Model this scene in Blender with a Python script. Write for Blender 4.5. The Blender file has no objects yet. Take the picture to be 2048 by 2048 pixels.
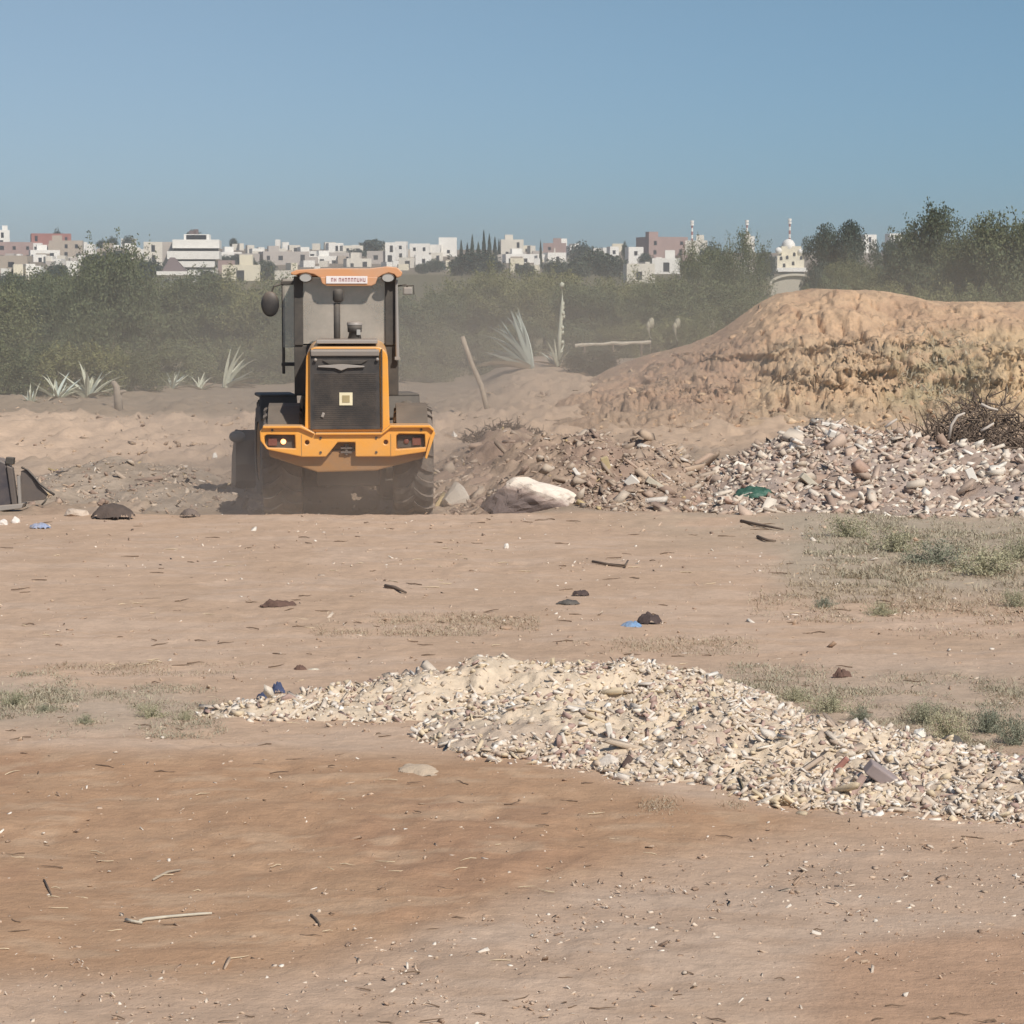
import bpy, bmesh, math, random
import numpy as np
from mathutils import Vector, Matrix, Euler

random.seed(7)
R = np.random.default_rng(11)
PI = math.pi
rad = math.radians
S = bpy.context.scene
COL = S.collection

# ------------------------------------------------------------------ camera
CAMZ = 2.6
F = 4950.0                       # focal length in pixels of the 2048 px photograph
HOR = 600.0                      # row of the horizon
PITCH = math.atan((1024 - HOR) / F)
cd = bpy.data.cameras.new('camera')
cd.sensor_width = 36
cd.lens = 36 * F / 2048
cd.clip_start = 0.3
cd.clip_end = 9000
cam = bpy.data.objects.new('camera', cd)
COL.objects.link(cam)
cam.location = (0, 0, CAMZ)
cam.rotation_euler = (rad(90) - PITCH, 0, 0)
S.camera = cam

# ------------------------------------------------------------------ light
SUN_EL, SUN_AZ = 44.0, 148.0     # azimuth clockwise from +Y (north): to the right, behind the camera
w = bpy.data.worlds.new('World')
S.world = w
w.use_nodes = True
nt = w.node_tree
nt.nodes.clear()
wo = nt.nodes.new('ShaderNodeOutputWorld')
bg = nt.nodes.new('ShaderNodeBackground')
sky = nt.nodes.new('ShaderNodeTexSky')
sky.sky_type = 'NISHITA'
sky.sun_disc = False
sky.sun_elevation = rad(SUN_EL)
sky.sun_rotation = rad(SUN_AZ)
sky.altitude = 100
sky.air_density = 1.0
sky.dust_density = 0.6
sky.ozone_density = 2.5
mulc = nt.nodes.new('ShaderNodeMix')
mulc.data_type = 'RGBA'
mulc.blend_type = 'MULTIPLY'
mulc.inputs[0].default_value = 1.0
# the air is browner with dust on the left and clearer to the right; beyond the picture it stays so
tcw = nt.nodes.new('ShaderNodeTexCoord')
spw = nt.nodes.new('ShaderNodeSeparateXYZ')
nt.links.new(tcw.outputs['Generated'], spw.inputs[0])
mrw = nt.nodes.new('ShaderNodeMapRange')
mrw.interpolation_type = 'SMOOTHSTEP'
mrw.inputs[1].default_value = -0.30
mrw.inputs[2].default_value = 0.30
nt.links.new(spw.outputs['X'], mrw.inputs[0])
tnt = nt.nodes.new('ShaderNodeMix')
tnt.data_type = 'RGBA'
tnt.inputs[6].default_value = (0.90, 0.90, 0.93, 1)
tnt.inputs[7].default_value = (0.65, 0.80, 0.89, 1)
nt.links.new(mrw.outputs[0], tnt.inputs[0])
# towards the horizon the dust takes the warmth out of the sky
mrz = nt.nodes.new('ShaderNodeMapRange')
mrz.inputs[1].default_value = 0.0
mrz.inputs[2].default_value = 0.16
nt.links.new(spw.outputs['Z'], mrz.inputs[0])
tnz = nt.nodes.new('ShaderNodeMix')
tnz.data_type = 'RGBA'
tnz.inputs[6].default_value = (0.64, 0.80, 1.10, 1)
tnz.inputs[7].default_value = (1, .96, .90, 1)
nt.links.new(mrz.outputs[0], tnz.inputs[0])
tmul = nt.nodes.new('ShaderNodeMix')
tmul.data_type = 'RGBA'
tmul.blend_type = 'MULTIPLY'
tmul.inputs[0].default_value = 1.0
nt.links.new(tnt.outputs[2], tmul.inputs[6])
nt.links.new(tnz.outputs[2], tmul.inputs[7])
nt.links.new(tmul.outputs[2], mulc.inputs[7])
nt.links.new(sky.outputs[0], mulc.inputs[6])
nt.links.new(mulc.outputs[2], bg.inputs[0])
bg.inputs[1].default_value = 0.084
nt.links.new(bg.outputs[0], wo.inputs[0])
sl = bpy.data.lights.new('sun', 'SUN')
sl.energy = 4.3
sl.angle = rad(0.6)
sl.color = (1.0, 0.93, 0.84)
so = bpy.data.objects.new('sun', sl)
COL.objects.link(so)
sd = Vector((math.sin(rad(SUN_AZ)) * math.cos(rad(SUN_EL)), math.cos(rad(SUN_AZ)) * math.cos(rad(SUN_EL)), math.sin(rad(SUN_EL))))
so.rotation_euler = sd.to_track_quat('Z', 'Y').to_euler()
so.location = (30, -10, 60)
S.view_settings.view_transform = 'Standard'
S.view_settings.look = 'None'
S.view_settings.exposure = 0.07
S.view_settings.gamma = 1.0
S.view_settings.use_curve_mapping = False
S.render.filter_size = 2.3
S.cycles.volume_step_rate = 4.0
S.cycles.volume_max_steps = 64
S.cycles.max_bounces = 6
S.cycles.transparent_max_bounces = 16
S.cycles.volume_bounces = 1

HAZE = 0.00022
HAZE_ON = True
DUST_ON = True

# ------------------------------------------------------------------ helpers
def sm(a, b, x):
    t = np.clip((np.asarray(x, float) - a) / (b - a), 0, 1)
    return t * t * (3 - 2 * t)

def _hash(ix, iy, s):
    n = (ix.astype(np.int64) * 374761393 + iy.astype(np.int64) * 668265263 + s * 1274126177) & 0xffffffff
    n = ((n ^ (n >> 13)) * 1274126177) & 0xffffffff
    return ((n ^ (n >> 16)) & 0xffff) / 65535.0

def vnoise(x, y, s=0):
    x = np.asarray(x, float); y = np.asarray(y, float)
    ix = np.floor(x); iy = np.floor(y)
    fx = x - ix; fy = y - iy
    fx = fx * fx * (3 - 2 * fx); fy = fy * fy * (3 - 2 * fy)
    a = _hash(ix, iy, s); b = _hash(ix + 1, iy, s); c = _hash(ix, iy + 1, s); d = _hash(ix + 1, iy + 1, s)
    return (a * (1 - fx) + b * fx) * (1 - fy) + (c * (1 - fx) + d * fx) * fy

def fbm(x, y, s=0, o=4):
    v = 0; a = 0.5; t = 0
    for i in range(o):
        v = v + a * vnoise(x * 2 ** i + 17.3 * i, y * 2 ** i + 9.1 * i, s + i)
        t += a; a *= 0.5
    return v / t            # 0..1

def cells(x, y, s=0):
    """per-cell random value of the nearest of jittered points, and the distance to it"""
    x = np.asarray(x, float); y = np.asarray(y, float)
    ix = np.floor(x); iy = np.floor(y)
    best = np.full(x.shape, 9.0); val = np.zeros(x.shape)
    for a in (-1, 0, 1):
        for b in (-1, 0, 1):
            jx = ix + a + _hash(ix + a, iy + b, s); jy = iy + b + _hash(ix + a, iy + b, s + 7)
            d = np.hypot(x - jx, y - jy); m = d < best
            best = np.where(m, d, best); val = np.where(m, _hash(ix + a, iy + b, s + 13), val)
    return val, best

def ray(px, py):
    u = (px - 1024) / F; v = (1024 - py) / F
    c, s_ = math.cos(PITCH), math.sin(PITCH)
    return Vector((u, c + v * s_, -s_ + v * c))

def at(px, py, Y):
    d = ray(px, py)
    k = Y / d.y
    return Vector((d.x * k, Y, CAMZ + d.z * k))

YK = [0, 28, 29.6, 31.2, 38, 46, 52, 60, 75, 100, 200, 400, 700, 850, 1000, 1150, 1600, 4000]
ZL = [0, 0.0, 0.03, -0.25, -0.22, 0.30, 0.40, 0.42, 0.5, 0.7, 1.8, 5.0, 10.5, 16.2, 22.5, 24.5, 22, 0]
ZR = [0, 0.0, 0.02, 0.00, 0.08, 0.45, 0.75, 1.0, 1.05, 1.0, 1.8, 5.0, 10.5, 16.2, 22.0, 23.5, 20, 0]

def H(x, y):
    x = np.asarray(x, float); y = np.asarray(y, float)
    t = sm(-0.6, 0.9, x - (y - 30) * 0.0 + np.where(y > 38, 0.6, 0))
    z = np.interp(y, YK, ZL) * (1 - t) + np.interp(y, YK, ZR) * t
    near = np.clip(1 - (y - 60) / 40, 0, 1)
    z = z + (fbm(x * 0.5, y * 0.35, 5, 3) - .5) * 0.07 * near * sm(3, 8, y)
    z = z + (fbm(x * 2.3, y * 1.6, 9, 3) - .5) * 0.030 * near
    m = sm(32, 40, y) * near
    z = z + (fbm(x * 0.9, y * 0.7, 21, 4) - .5) * 0.28 * m
    far = sm(90, 300, y)
    z = z + (fbm(x * 0.006, y * 0.006, 33, 3) - .5) * 3.0 * far * np.clip(1 - (y - 1100) / 1000, 0, 1)
    return z

def H1(x, y):
    return float(H(np.array([x]), np.array([y]))[0])

def gnd(px, py, y0=6.0, y1=1100.0):
    """the point of the ground seen at a pixel of the photograph"""
    d = ray(px, py)
    ys = np.geomspace(y0, y1, 1500)
    k = ys / d.y
    diff = CAMZ + d.z * k - H(d.x * k, ys)
    i = np.argmax(diff < 0)
    if diff[i] >= 0:
        Y = 1000.0
    else:
        Y = ys[max(i, 0)]
    p = at(px, py, Y)
    return Vector((p.x, Y, H1(p.x, Y)))

# ---- materials
def nodes(name):
    m = bpy.data.materials.new(name)
    m.use_nodes = True
    return m, m.node_tree, m.node_tree.nodes['Principled BSDF']

def N(nt_, typ, **kw):
    n = nt_.nodes.new(typ)
    for k, v in kw.items():
        setattr(n, k, v)
    return n

def mixc(nt_, fac, a, b, mode='MIX'):
    n = nt_.nodes.new('ShaderNodeMix'); n.data_type = 'RGBA'; n.blend_type = mode
    for sock, v in ((0, fac), (6, a), (7, b)):
        if isinstance(v, (int, float)):
            n.inputs[sock].default_value = v
        elif isinstance(v, (tuple, list)):
            n.inputs[sock].default_value = (*v[:3], 1)
        else:
            nt_.links.new(v, n.inputs[sock])
    return n.outputs[2]

def noise(nt_, scale, detail=4, rough=0.55, coord='Object', vec_scale=None):
    tc = nt_.nodes.new('ShaderNodeTexCoord')
    out = tc.outputs[coord]
    if vec_scale:
        mp = nt_.nodes.new('ShaderNodeMapping')
        mp.inputs['Scale'].default_value = vec_scale
        nt_.links.new(out, mp.inputs[0]); out = mp.outputs[0]
    n = nt_.nodes.new('ShaderNodeTexNoise')
    n.inputs['Scale'].default_value = scale
    n.inputs['Detail'].default_value = detail
    n.inputs['Roughness'].default_value = rough
    nt_.links.new(out, n.inputs['Vector'])
    return n.outputs['Fac']

def ramp(nt_, fac, stops, interp='LINEAR'):
    r = nt_.nodes.new('ShaderNodeValToRGB')
    r.color_ramp.interpolation = interp
    while len(r.color_ramp.elements) < len(stops):
        r.color_ramp.elements.new(0.5)
    for e, (p, c) in zip(r.color_ramp.elements, stops):
        e.position = p
        e.color = (*c, 1) if len(c) == 3 else c
    nt_.links.new(fac, r.inputs[0])
    return r.outputs[0]

def bump(nt_, bsdf, h, strength, dist):
    b = nt_.nodes.new('ShaderNodeBump')
    b.inputs['Strength'].default_value = strength
    b.inputs['Distance'].default_value = dist
    nt_.links.new(h, b.inputs['Height'])
    nt_.links.new(b.outputs[0], bsdf.inputs['Normal'])

def mat(name, c, rough=0.7, var=0.25, scale=6, bumpd=0.0, metal=0.0, c2=None, coat=0.0):
    m, t, b = nodes(name)
    f = noise(t, scale, 5, 0.6)
    if c2 is None:
        c2 = tuple(v * (1 - var) for v in c)
    col = ramp(t, f, [(0.3, c2), (0.7, c)])
    t.links.new(col, b.inputs['Base Color'])
    b.inputs['Roughness'].default_value = rough
    b.inputs['Metallic'].default_value = metal
    b.inputs['Coat Weight'].default_value = coat
    if bumpd:
        bump(t, b, noise(t, scale * 4, 4, 0.6), 0.7, bumpd)
    return m

def mat_attr(name, rough=0.95, fine=14.0, var=0.18, bumpd=0.01, bump_scale=30, stretch=None, spec=0.2):
    m, t, b = nodes(name)
    a = N(t, 'ShaderNodeAttribute', attribute_name='Col')
    f = noise(t, fine, 6, 0.65, vec_scale=stretch)
    k = ramp(t, f, [(0.25, (1 - var,) * 3), (0.75, (1 + var,) * 3)])
    col = mixc(t, 1.0, a.outputs['Color'], k, 'MULTIPLY')
    t.links.new(col, b.inputs['Base Color'])
    b.inputs['Roughness'].default_value = rough
    b.inputs['Specular IOR Level'].default_value = spec
    bump(t, b, noise(t, bump_scale, 6, 0.7), 0.8, bumpd)
    return m

def mat_palette(name, stops, rough=0.9, use_attr=False, bumpd=0.004, scale=20):
    """colour picked per object (or per joined piece through the attribute 'rnd')"""
    m, t, b = nodes(name)
    if use_attr:
        r_ = N(t, 'ShaderNodeAttribute', attribute_name='rnd').outputs['Fac']
    else:
        r_ = N(t, 'ShaderNodeObjectInfo').outputs['Random']
    c = ramp(t, r_, stops, 'CONSTANT' if len(stops) > 3 else 'LINEAR')
    k = ramp(t, noise(t, scale, 4), [(0.3, (0.8, 0.8, 0.8)), (0.7, (1.1, 1.1, 1.1))])
    t.links.new(mixc(t, 1.0, c, k, 'MULTIPLY'), b.inputs['Base Color'])
    b.inputs['Roughness'].default_value = rough
    b.inputs['Specular IOR Level'].default_value = 0.25
    bump(t, b, noise(t, scale * 3, 4), 0.6, bumpd)
    return m

# ---- mesh builders
class MB:
    def __init__(s):
        s.v = []; s.f = []; s.n = 0; s.c = []
    def add(s, verts, faces, col=None):
        b = s.n
        s.v.extend([tuple(q) for q in verts])
        s.f.extend([tuple(i + b for i in q) for q in faces])
        s.n += len(verts)
        s.c.extend([col if col is not None else (1, 1, 1)] * len(verts))
    def box(s, c, d, rot=None, col=None):
        x, y, z = [k / 2 for k in d]
        vs = [Vector((sx * x, sy * y, sz * z)) for sz in (-1, 1) for sy in (-1, 1) for sx in (-1, 1)]
        if rot is not None:
            e = Euler(rot) if not isinstance(rot, Matrix) else rot
            vs = [(e.to_matrix() if isinstance(e, Euler) else e) @ q for q in vs]
        vs = [q + Vector(c) for q in vs]
        s.add(vs, [(0, 2, 3, 1), (4, 5, 7, 6), (0, 1, 5, 4), (2, 6, 7, 3), (0, 4, 6, 2), (1, 3, 7, 5)], col)
    def prism(s, pts, y0, y1, col=None):
        """outline in (x, z), extruded along y"""
        n = len(pts)
        vs = [(p[0], y0, p[1]) for p in pts] + [(p[0], y1, p[1]) for p in pts]
        ar = sum(pts[i][0] * pts[(i + 1) % n][1] - pts[(i + 1) % n][0] * pts[i][1] for i in range(n))
        fr = list(range(n)); bk = [i + n for i in range(n)]
        if ar > 0:
            fs = [tuple(fr), tuple(reversed(bk))] + [(i, i + n, (i + 1) % n + n, (i + 1) % n) for i in range(n)]
        else:
            fs = [tuple(reversed(fr)), tuple(bk)] + [(i, (i + 1) % n, (i + 1) % n + n, i + n) for i in range(n)]
        s.add(vs, fs, col)
    def tube(s, pts, radii, n=6, col=None, cap=True):
        pts = [Vector(p) for p in pts]
        if isinstance(radii, (int, float)):
            radii = [radii] * len(pts)
        vs = []; fs = []
        up = Vector((0, 0, 1))
        for i, p in enumerate(pts):
            d = (pts[min(i + 1, len(pts) - 1)] - pts[max(i - 1, 0)]).normalized()
            a = d.cross(up)
            if a.length < 1e-3: a = d.cross(Vector((1, 0, 0)))
            a.normalize(); b = d.cross(a)
            for k in range(n):
                t = 2 * PI * k / n
                vs.append(p + (a * math.cos(t) + b * math.sin(t)) * radii[i])
        for i in range(len(pts) - 1):
            for k in range(n):
                fs.append((i * n + k, i * n + (k + 1) % n, (i + 1) * n + (k + 1) % n, (i + 1) * n + k))
        if cap:
            fs.append(tuple(range(n)))
            fs.append(tuple(reversed([(len(pts) - 1) * n + k for k in range(n)])))
        s.add(vs, fs, col)
    def lathe(s, prof, axis='x', n=32, c=(0, 0, 0), col=None, closed=False):
        """prof: list of (along axis, radius)"""
        vs = []; fs = []
        m = len(prof)
        for k in range(n):
            t = 2 * PI * k / n
            for a, r in prof:
                if axis == 'x': q = (a, r * math.cos(t), r * math.sin(t))
                elif axis == 'y': q = (r * math.cos(t), a, r * math.sin(t))
                else: q = (r * math.cos(t), r * math.sin(t), a)
                vs.append((q[0] + c[0], q[1] + c[1], q[2] + c[2]))
        for k in range(n):
            for i in range(m if closed else m - 1):
                j = (i + 1) % m; k2 = (k + 1) % n
                fs.append((k * m + i, k * m + j, k2 * m + j, k2 * m + i))
        s.add(vs, fs, col)
    def sphere(s, c, r, nu=12, nv=8, noise_=0.0, col=None, seed=0):
        rr = random.Random(seed)
        vs = []; fs = []
        r = (r, r, r) if isinstance(r, (int, float)) else r
        for j in range(nv + 1):
            th = PI * j / nv
            for i in range(nu):
                ph = 2 * PI * i / nu
                k = 1 + (rr.random() - .5) * 2 * noise_
                vs.append((c[0] + r[0] * k * math.sin(th) * math.cos(ph), c[1] + r[1] * k * math.sin(th) * math.sin(ph), c[2] + r[2] * k * math.cos(th)))
        for j in range(nv):
            for i in range(nu):
                fs.append((j * nu + i, (j + 1) * nu + i, (j + 1) * nu + (i + 1) % nu, j * nu + (i + 1) % nu))
        s.add(vs, fs, col)
    def mesh(s, name, m, smooth=False, colors=False):
        me = bpy.data.meshes.new(name)
        me.from_pydata(s.v, [], s.f)
        if colors:
            a = me.color_attributes.new('Col', 'FLOAT_COLOR', 'POINT')
            arr = np.ones((len(s.v), 4), np.float32); arr[:, :3] = np.array(s.c)
            a.data.foreach_set('color', arr.ravel())
        me.materials.append(m)
        bm = bmesh.new(); bm.from_mesh(me)
        bmesh.ops.recalc_face_normals(bm, faces=bm.faces)
        bm.to_mesh(me); bm.free()
        if smooth:
            me.polygons.foreach_set('use_smooth', [True] * len(me.polygons))
        return me

def link(name, me, parent=None, loc=(0, 0, 0), rot=(0, 0, 0), scale=(1, 1, 1)):
    o = bpy.data.objects.new(name, me)
    COL.objects.link(o)
    o.parent = parent
    o.location = loc; o.rotation_euler = rot; o.scale = scale
    return o

def build(mb, name, m, parent=None, smooth=False, bevel=0.0, colors=False, **kw):
    o = link(name, mb.mesh(name, m, smooth, colors), parent, **kw)
    if bevel:
        b = o.modifiers.new('bevel', 'BEVEL'); b.width = bevel; b.segments = 2; b.limit_method = 'ANGLE'; b.angle_limit = rad(35)
    return o

def tag(o, label=None, cat=None, group=None, kind=None):
    if label: o['label'] = label
    if cat: o['category'] = cat
    if group: o['group'] = group
    if kind: o['kind'] = kind
    return o

def empty(name, loc, rz=0, label=None, cat=None, group=None):
    o = bpy.data.objects.new(name, None)
    COL.objects.link(o)
    o.location = loc; o.rotation_euler = (0, 0, rz); o.empty_display_size = 0.2
    return tag(o, label, cat, group)

def np_mesh(name, V, Fq, m, col=None, rnd=None, smooth=False):
    """V (n,3), Fq (m,k) with k = 3 or 4"""
    me = bpy.data.meshes.new(name)
    V = np.ascontiguousarray(V, np.float32); Fq = np.ascontiguousarray(Fq, np.int32)
    k = Fq.shape[1]
    me.vertices.add(len(V)); me.vertices.foreach_set('co', V.ravel())
    me.loops.add(Fq.size); me.loops.foreach_set('vertex_index', Fq.ravel())
    me.polygons.add(len(Fq))
    me.polygons.foreach_set('loop_start', np.arange(0, Fq.size, k, dtype=np.int32))
    me.polygons.foreach_set('loop_total', np.full(len(Fq), k, np.int32))
    if smooth: me.polygons.foreach_set('use_smooth', np.ones(len(Fq), bool))
    me.update(calc_edges=True)
    if col is not None:
        a = me.color_attributes.new('Col', 'FLOAT_COLOR', 'POINT')
        arr = np.ones((len(V), 4), np.float32); arr[:, :3] = col
        a.data.foreach_set('color', arr.ravel())
    if rnd is not None:
        a = me.attributes.new('rnd', 'FLOAT', 'POINT')
        a.data.foreach_set('value', np.ascontiguousarray(rnd, np.float32))
    me.materials.append(m)
    return me

def grid_mesh(name, X, Y, Z, m, col=None, smooth=True):
    nr, nc = X.shape
    V = np.stack([X, Y, Z], -1).reshape(-1, 3)
    i = np.arange(nr * nc).reshape(nr, nc)
    Fq = np.stack([i[:-1, :-1], i[:-1, 1:], i[1:, 1:], i[1:, :-1]], -1).reshape(-1, 4)
    return np_mesh(name, V, Fq, m, None if col is None else col.reshape(-1, 3), smooth=smooth)

def rotmats(n, tilt=PI):
    """n random rotation matrices"""
    a = R.uniform(0, 2 * PI, n); b = R.uniform(-tilt, tilt, n); c = R.uniform(-tilt, tilt, n)
    ca, sa, cb, sb, cc, sc = np.cos(a), np.sin(a), np.cos(b), np.sin(b), np.cos(c), np.sin(c)
    Rz = np.zeros((n, 3, 3)); Rz[:, 0, 0] = ca; Rz[:, 0, 1] = -sa; Rz[:, 1, 0] = sa; Rz[:, 1, 1] = ca; Rz[:, 2, 2] = 1
    Ry = np.zeros((n, 3, 3)); Ry[:, 0, 0] = cb; Ry[:, 0, 2] = sb; Ry[:, 2, 0] = -sb; Ry[:, 2, 2] = cb; Ry[:, 1, 1] = 1
    Rx = np.zeros((n, 3, 3)); Rx[:, 1, 1] = cc; Rx[:, 1, 2] = -sc; Rx[:, 2, 1] = sc; Rx[:, 2, 2] = cc; Rx[:, 0, 0] = 1
    return Rz @ Ry @ Rx

# stone shapes: small convex hulls and broken blocks, about 20 triangles each
def hull_shape(seed, flat=0.7, blocky=False, long=False):
    rr = random.Random(seed)
    bm = bmesh.new()
    if blocky:
        sx, sy, sz = rr.choice((1, 1.2, 1.5)), rr.uniform(.45, .85), rr.uniform(.22, .6)
        if long: sx, sy, sz = 2.1, rr.uniform(.3, .5), rr.uniform(.18, .35)
        for a in (-1, 1):
            for b in (-1, 1):
                for c in (-1, 1):
                    if rr.random() < .14: continue
                    bm.verts.new((a * sx * rr.uniform(.62, 1.1), b * sy * rr.uniform(.62, 1.15), c * sz * rr.uniform(.62, 1.15)))
    else:
        for i in range(9):
            v = Vector((rr.gauss(0, 1), rr.gauss(0, 1), rr.gauss(0, 1))).normalized() * rr.uniform(.55, 1.2)
            bm.verts.new((v.x, v.y * rr.uniform(.7, 1), v.z * flat))
    bmesh.ops.convex_hull(bm, input=bm.verts)
    bmesh.ops.delete(bm, geom=[v for v in bm.verts if not v.link_faces], context='VERTS')
    bmesh.ops.triangulate(bm, faces=bm.faces)
    bmesh.ops.recalc_face_normals(bm, faces=bm.faces)
    bm.verts.index_update()
    V = np.array([v.co[:] for v in bm.verts]); T = np.array([[v.index for v in f.verts] for f in bm.faces])
    bm.free()
    return V, T
SHAPES = [hull_shape(i, 0.45 + 0.09 * (i % 4)) for i in range(4)] + [hull_shape(50 + i, blocky=True) for i in range(8)] + [hull_shape(80 + i, blocky=True, long=True) for i in range(3)]

def joined_stones(P, size, shape_ids=None, flat=1.0):
    n = len(P)
    ids = R.integers(0, len(SHAPES), n) if shape_ids is None else shape_ids
    Vs = []; Fs = []; rn = []; base = 0
    for k, (V, T) in enumerate(SHAPES):
        sel = np.where(ids == k)[0]
        if not len(sel): continue
        M = rotmats(len(sel), .75)
        q = np.einsum('nij,vj->nvi', M, V) * size[sel][:, None, None]
        q[:, :, 2] *= flat
        q += P[sel][:, None, :]
        Vs.append(q.reshape(-1, 3))
        off = base + np.arange(len(sel))[:, None, None] * len(V)
        Fs.append((T[None] + off).reshape(-1, 3))
        rn.append(np.repeat(R.random(len(sel)), len(V)))
        base += len(sel) * len(V)
    return np.concatenate(Vs), np.concatenate(Fs), np.concatenate(rn)

def stone_meshes(m, tagname):
    out = []
    for V, T in SHAPES:
        out.append(np_mesh(tagname, V, T, m))
    return out

def place_stones(parent, P, size, meshes, name='stone', flat=(0.6, 1.0), base=Vector((0, 0, 0))):
    for i in range(len(P)):
        me = meshes[int(R.integers(0, len(meshes)))]
        s = float(size[i])
        o = bpy.data.objects.new(name, me)
        COL.objects.link(o)
        o.parent = parent
        o.location = (P[i][0] - base.x, P[i][1] - base.y, P[i][2] - base.z)
        o.rotation_euler = (R.uniform(-.7, .7), R.uniform(-.7, .7), R.uniform(-PI, PI))
        o.scale = (s * R.uniform(.8, 1.2), s * R.uniform(.6, 1.0), s * R.uniform(*flat))

# ------------------------------------------------------------------ ground
def px_of(x, y, z):
    """pixel of the photograph of a world point (used once to lay out where each soil lies)"""
    c, s_ = math.cos(PITCH), math.sin(PITCH)
    dep = y * c - (z - CAMZ) * s_
    up = y * s_ + (z - CAMZ) * c
    return 1024 + F * x / dep, 1024 - F * up / dep

def ground_color(x, y, z):
    px, py = px_of(x, np.maximum(y, 3.0), z)
    sh = x.shape
    def C(c): return np.broadcast_to(np.array(c, float), sh + (3,)).copy()
    n1 = fbm(x * 1.3, y * 0.8, 41, 5); n2 = fbm(x * 0.35, y * 0.3, 43, 4); n3 = fbm(x * 1.2, y * 4.0, 47, 4); n4 = fbm(x * 6, y * 5, 51, 4)
    pxw = px + (n1 - .5) * 160; pyw = py + (n2 - .5) * 60 + (n1 - .5) * 46
    col = C((.475, .335, .235))                                  # pale trodden soil
    def mixin(c, m):
        m = np.clip(m, 0, 1)[..., None]
        return col * (1 - m) + np.array(c) * m
    col = mixin((.50, .37, .275), sm(.50, .62, n3) * .6)
    col = mixin((.43, .30, .205), sm(.52, .66, n1) * .55)
    col = mixin((.40, .325, .24), sm(1150, 1450, pxw) * sm(1160, 1010, pyw) * sm(.35, .6, n1) * .6)      # greyer to the right
    col = mixin((.36, .31, .235), sm(1500, 1650, pxw) * sm(980, 1040, pyw) * sm(1240, 1160, pyw) * .65)   # under the weeds
    col = mixin((.38, .31, .24), sm(1350, 1500, pxw) * sm(1290, 1340, pyw) * sm(1520, 1450, pyw) * .5)
    col = mixin((.40, .33, .255), sm(480, 300, pxw) * sm(1350, 1390, pyw) * sm(1490, 1440, pyw) * .55)
    # red hardpan of the foreground
    top = np.interp(pxw, [0, 400, 950, 1150, 1400, 1700, 2048], [1520, 1508, 1505, 1545, 1598, 1635, 1680])
    bot = np.interp(pxw, [0, 400, 800, 1100, 1400, 1700, 2048], [1960, 1975, 1900, 1790, 1715, 1655, 1690])
    redm = sm(top - 18, top + 35, pyw) * sm(bot + 60, bot - 60, pyw)
    col = mixin((.385, .235, .140), redm * .92)
    col = mixin((.42, .27, .168), redm * sm(.5, .62, n3) * .7)
    col = mixin((.34, .20, .125), redm * sm(.55, .7, n1) * .55)
    col = mixin((.47, .33, .22), redm * sm(.55, .68, fbm(x * 3.5, y * 7, 53, 4)) * .55)
    # gravel band, bottom
    gr = sm(bot - 30, bot + 60, pyw) * sm(2300, 1900, py)
    col = mixin((.43, .31, .225), gr * .75)
    col = mixin((.48, .36, .27), gr * sm(.5, .65, n3) * .6)
    red2 = sm(1500, 1750, pxw) * sm(1850, 1905, pyw + (px - 1900) * .16)
    col = mixin((.40, .25, .16), red2 * .8)
    # behind the crest
    bh = sm(29.6, 31, y)
    col = mixin((.37, .285, .215), bh * .9)
    col = mixin((.29, .225, .165), bh * sm(.45, .62, n1) * sm(48, 40, y) * .7)
    left = sm(1.0, -2.0, x)
    col = mixin((.50, .37, .27), sm(39.5, 41.5, y + (n1 - .5) * 3) * sm(50, 48, y) * (left * .6 + .35))
    col = mixin((.36, .235, .165), sm(38, 34, y) * sm(31.5, 33, y) * left * sm(.45, .6, n2) * .6)
    col = mixin((.26, .20, .145), sm(47.5, 50, y + (n1 - .5) * 2) * left * .8)
    col = mixin((.48, .345, .24), sm(38, 42, y + (n1 - .5) * 4) * sm(62, 56, y) * (1 - left) * .75)
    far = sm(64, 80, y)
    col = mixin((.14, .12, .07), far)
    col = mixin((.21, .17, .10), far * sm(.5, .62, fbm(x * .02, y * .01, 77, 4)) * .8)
    col = mixin((.24, .19, .15), sm(450, 800, y) * .8)
    col = col * (0.90 + 0.2 * n4[..., None]) * np.array([1.07, 1.08, 1.09])
    return np.clip(col, 0.02, 0.9)

rows = np.concatenate([np.linspace(-15, 5.5, 16)[:-1], np.geomspace(5.5, 64, 640)[:-1], np.geomspace(64, 4200, 150)])
u = np.linspace(-1, 1, 460)
u = np.sign(u) * (0.55 * np.abs(u) + 0.45 * np.abs(u) ** 3)
halfw = np.where(rows < 64, 4 + np.maximum(rows, 0) * 0.34, 26 + (rows - 64) * 0.62)
GX = u[None] * halfw[:, None]; GY = np.repeat(rows[:, None], len(u), 1)
GZ = H(GX, GY)
# clods and ruts
detail = np.clip(1 - (GY - 40) / 20, 0, 1)
GZ = GZ + (fbm(GX * 7, GY * 5.5, 61, 4) - .5) * 0.034 * detail * sm(.35, .6, fbm(GX * .6, GY * .5, 63, 3))
GZ = GZ + (fbm(GX * 1.0, GY * 7, 67, 3) - .5) * 0.018 * detail
rough_back = sm(30.5, 33, GY) * sm(62, 54, GY)
GZ = GZ + ((fbm(GX * 2.2, GY * 1.6, 71, 4) - .5) * .20 + (np.clip(fbm(GX * 5, GY * 3, 73, 3) - .58, 0, 1)) * .35) * rough_back
m_ground = mat_attr('soil', fine=9, var=0.15, bumpd=0.016, bump_scale=26, stretch=(1, 1.6, 1))
ground = link('ground', grid_mesh('ground', GX, GY, GZ, m_ground, ground_color(GX, GY, GZ)))
tag(ground, kind='structure')

def H2(x, y):
    return H1(x, y)

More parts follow.
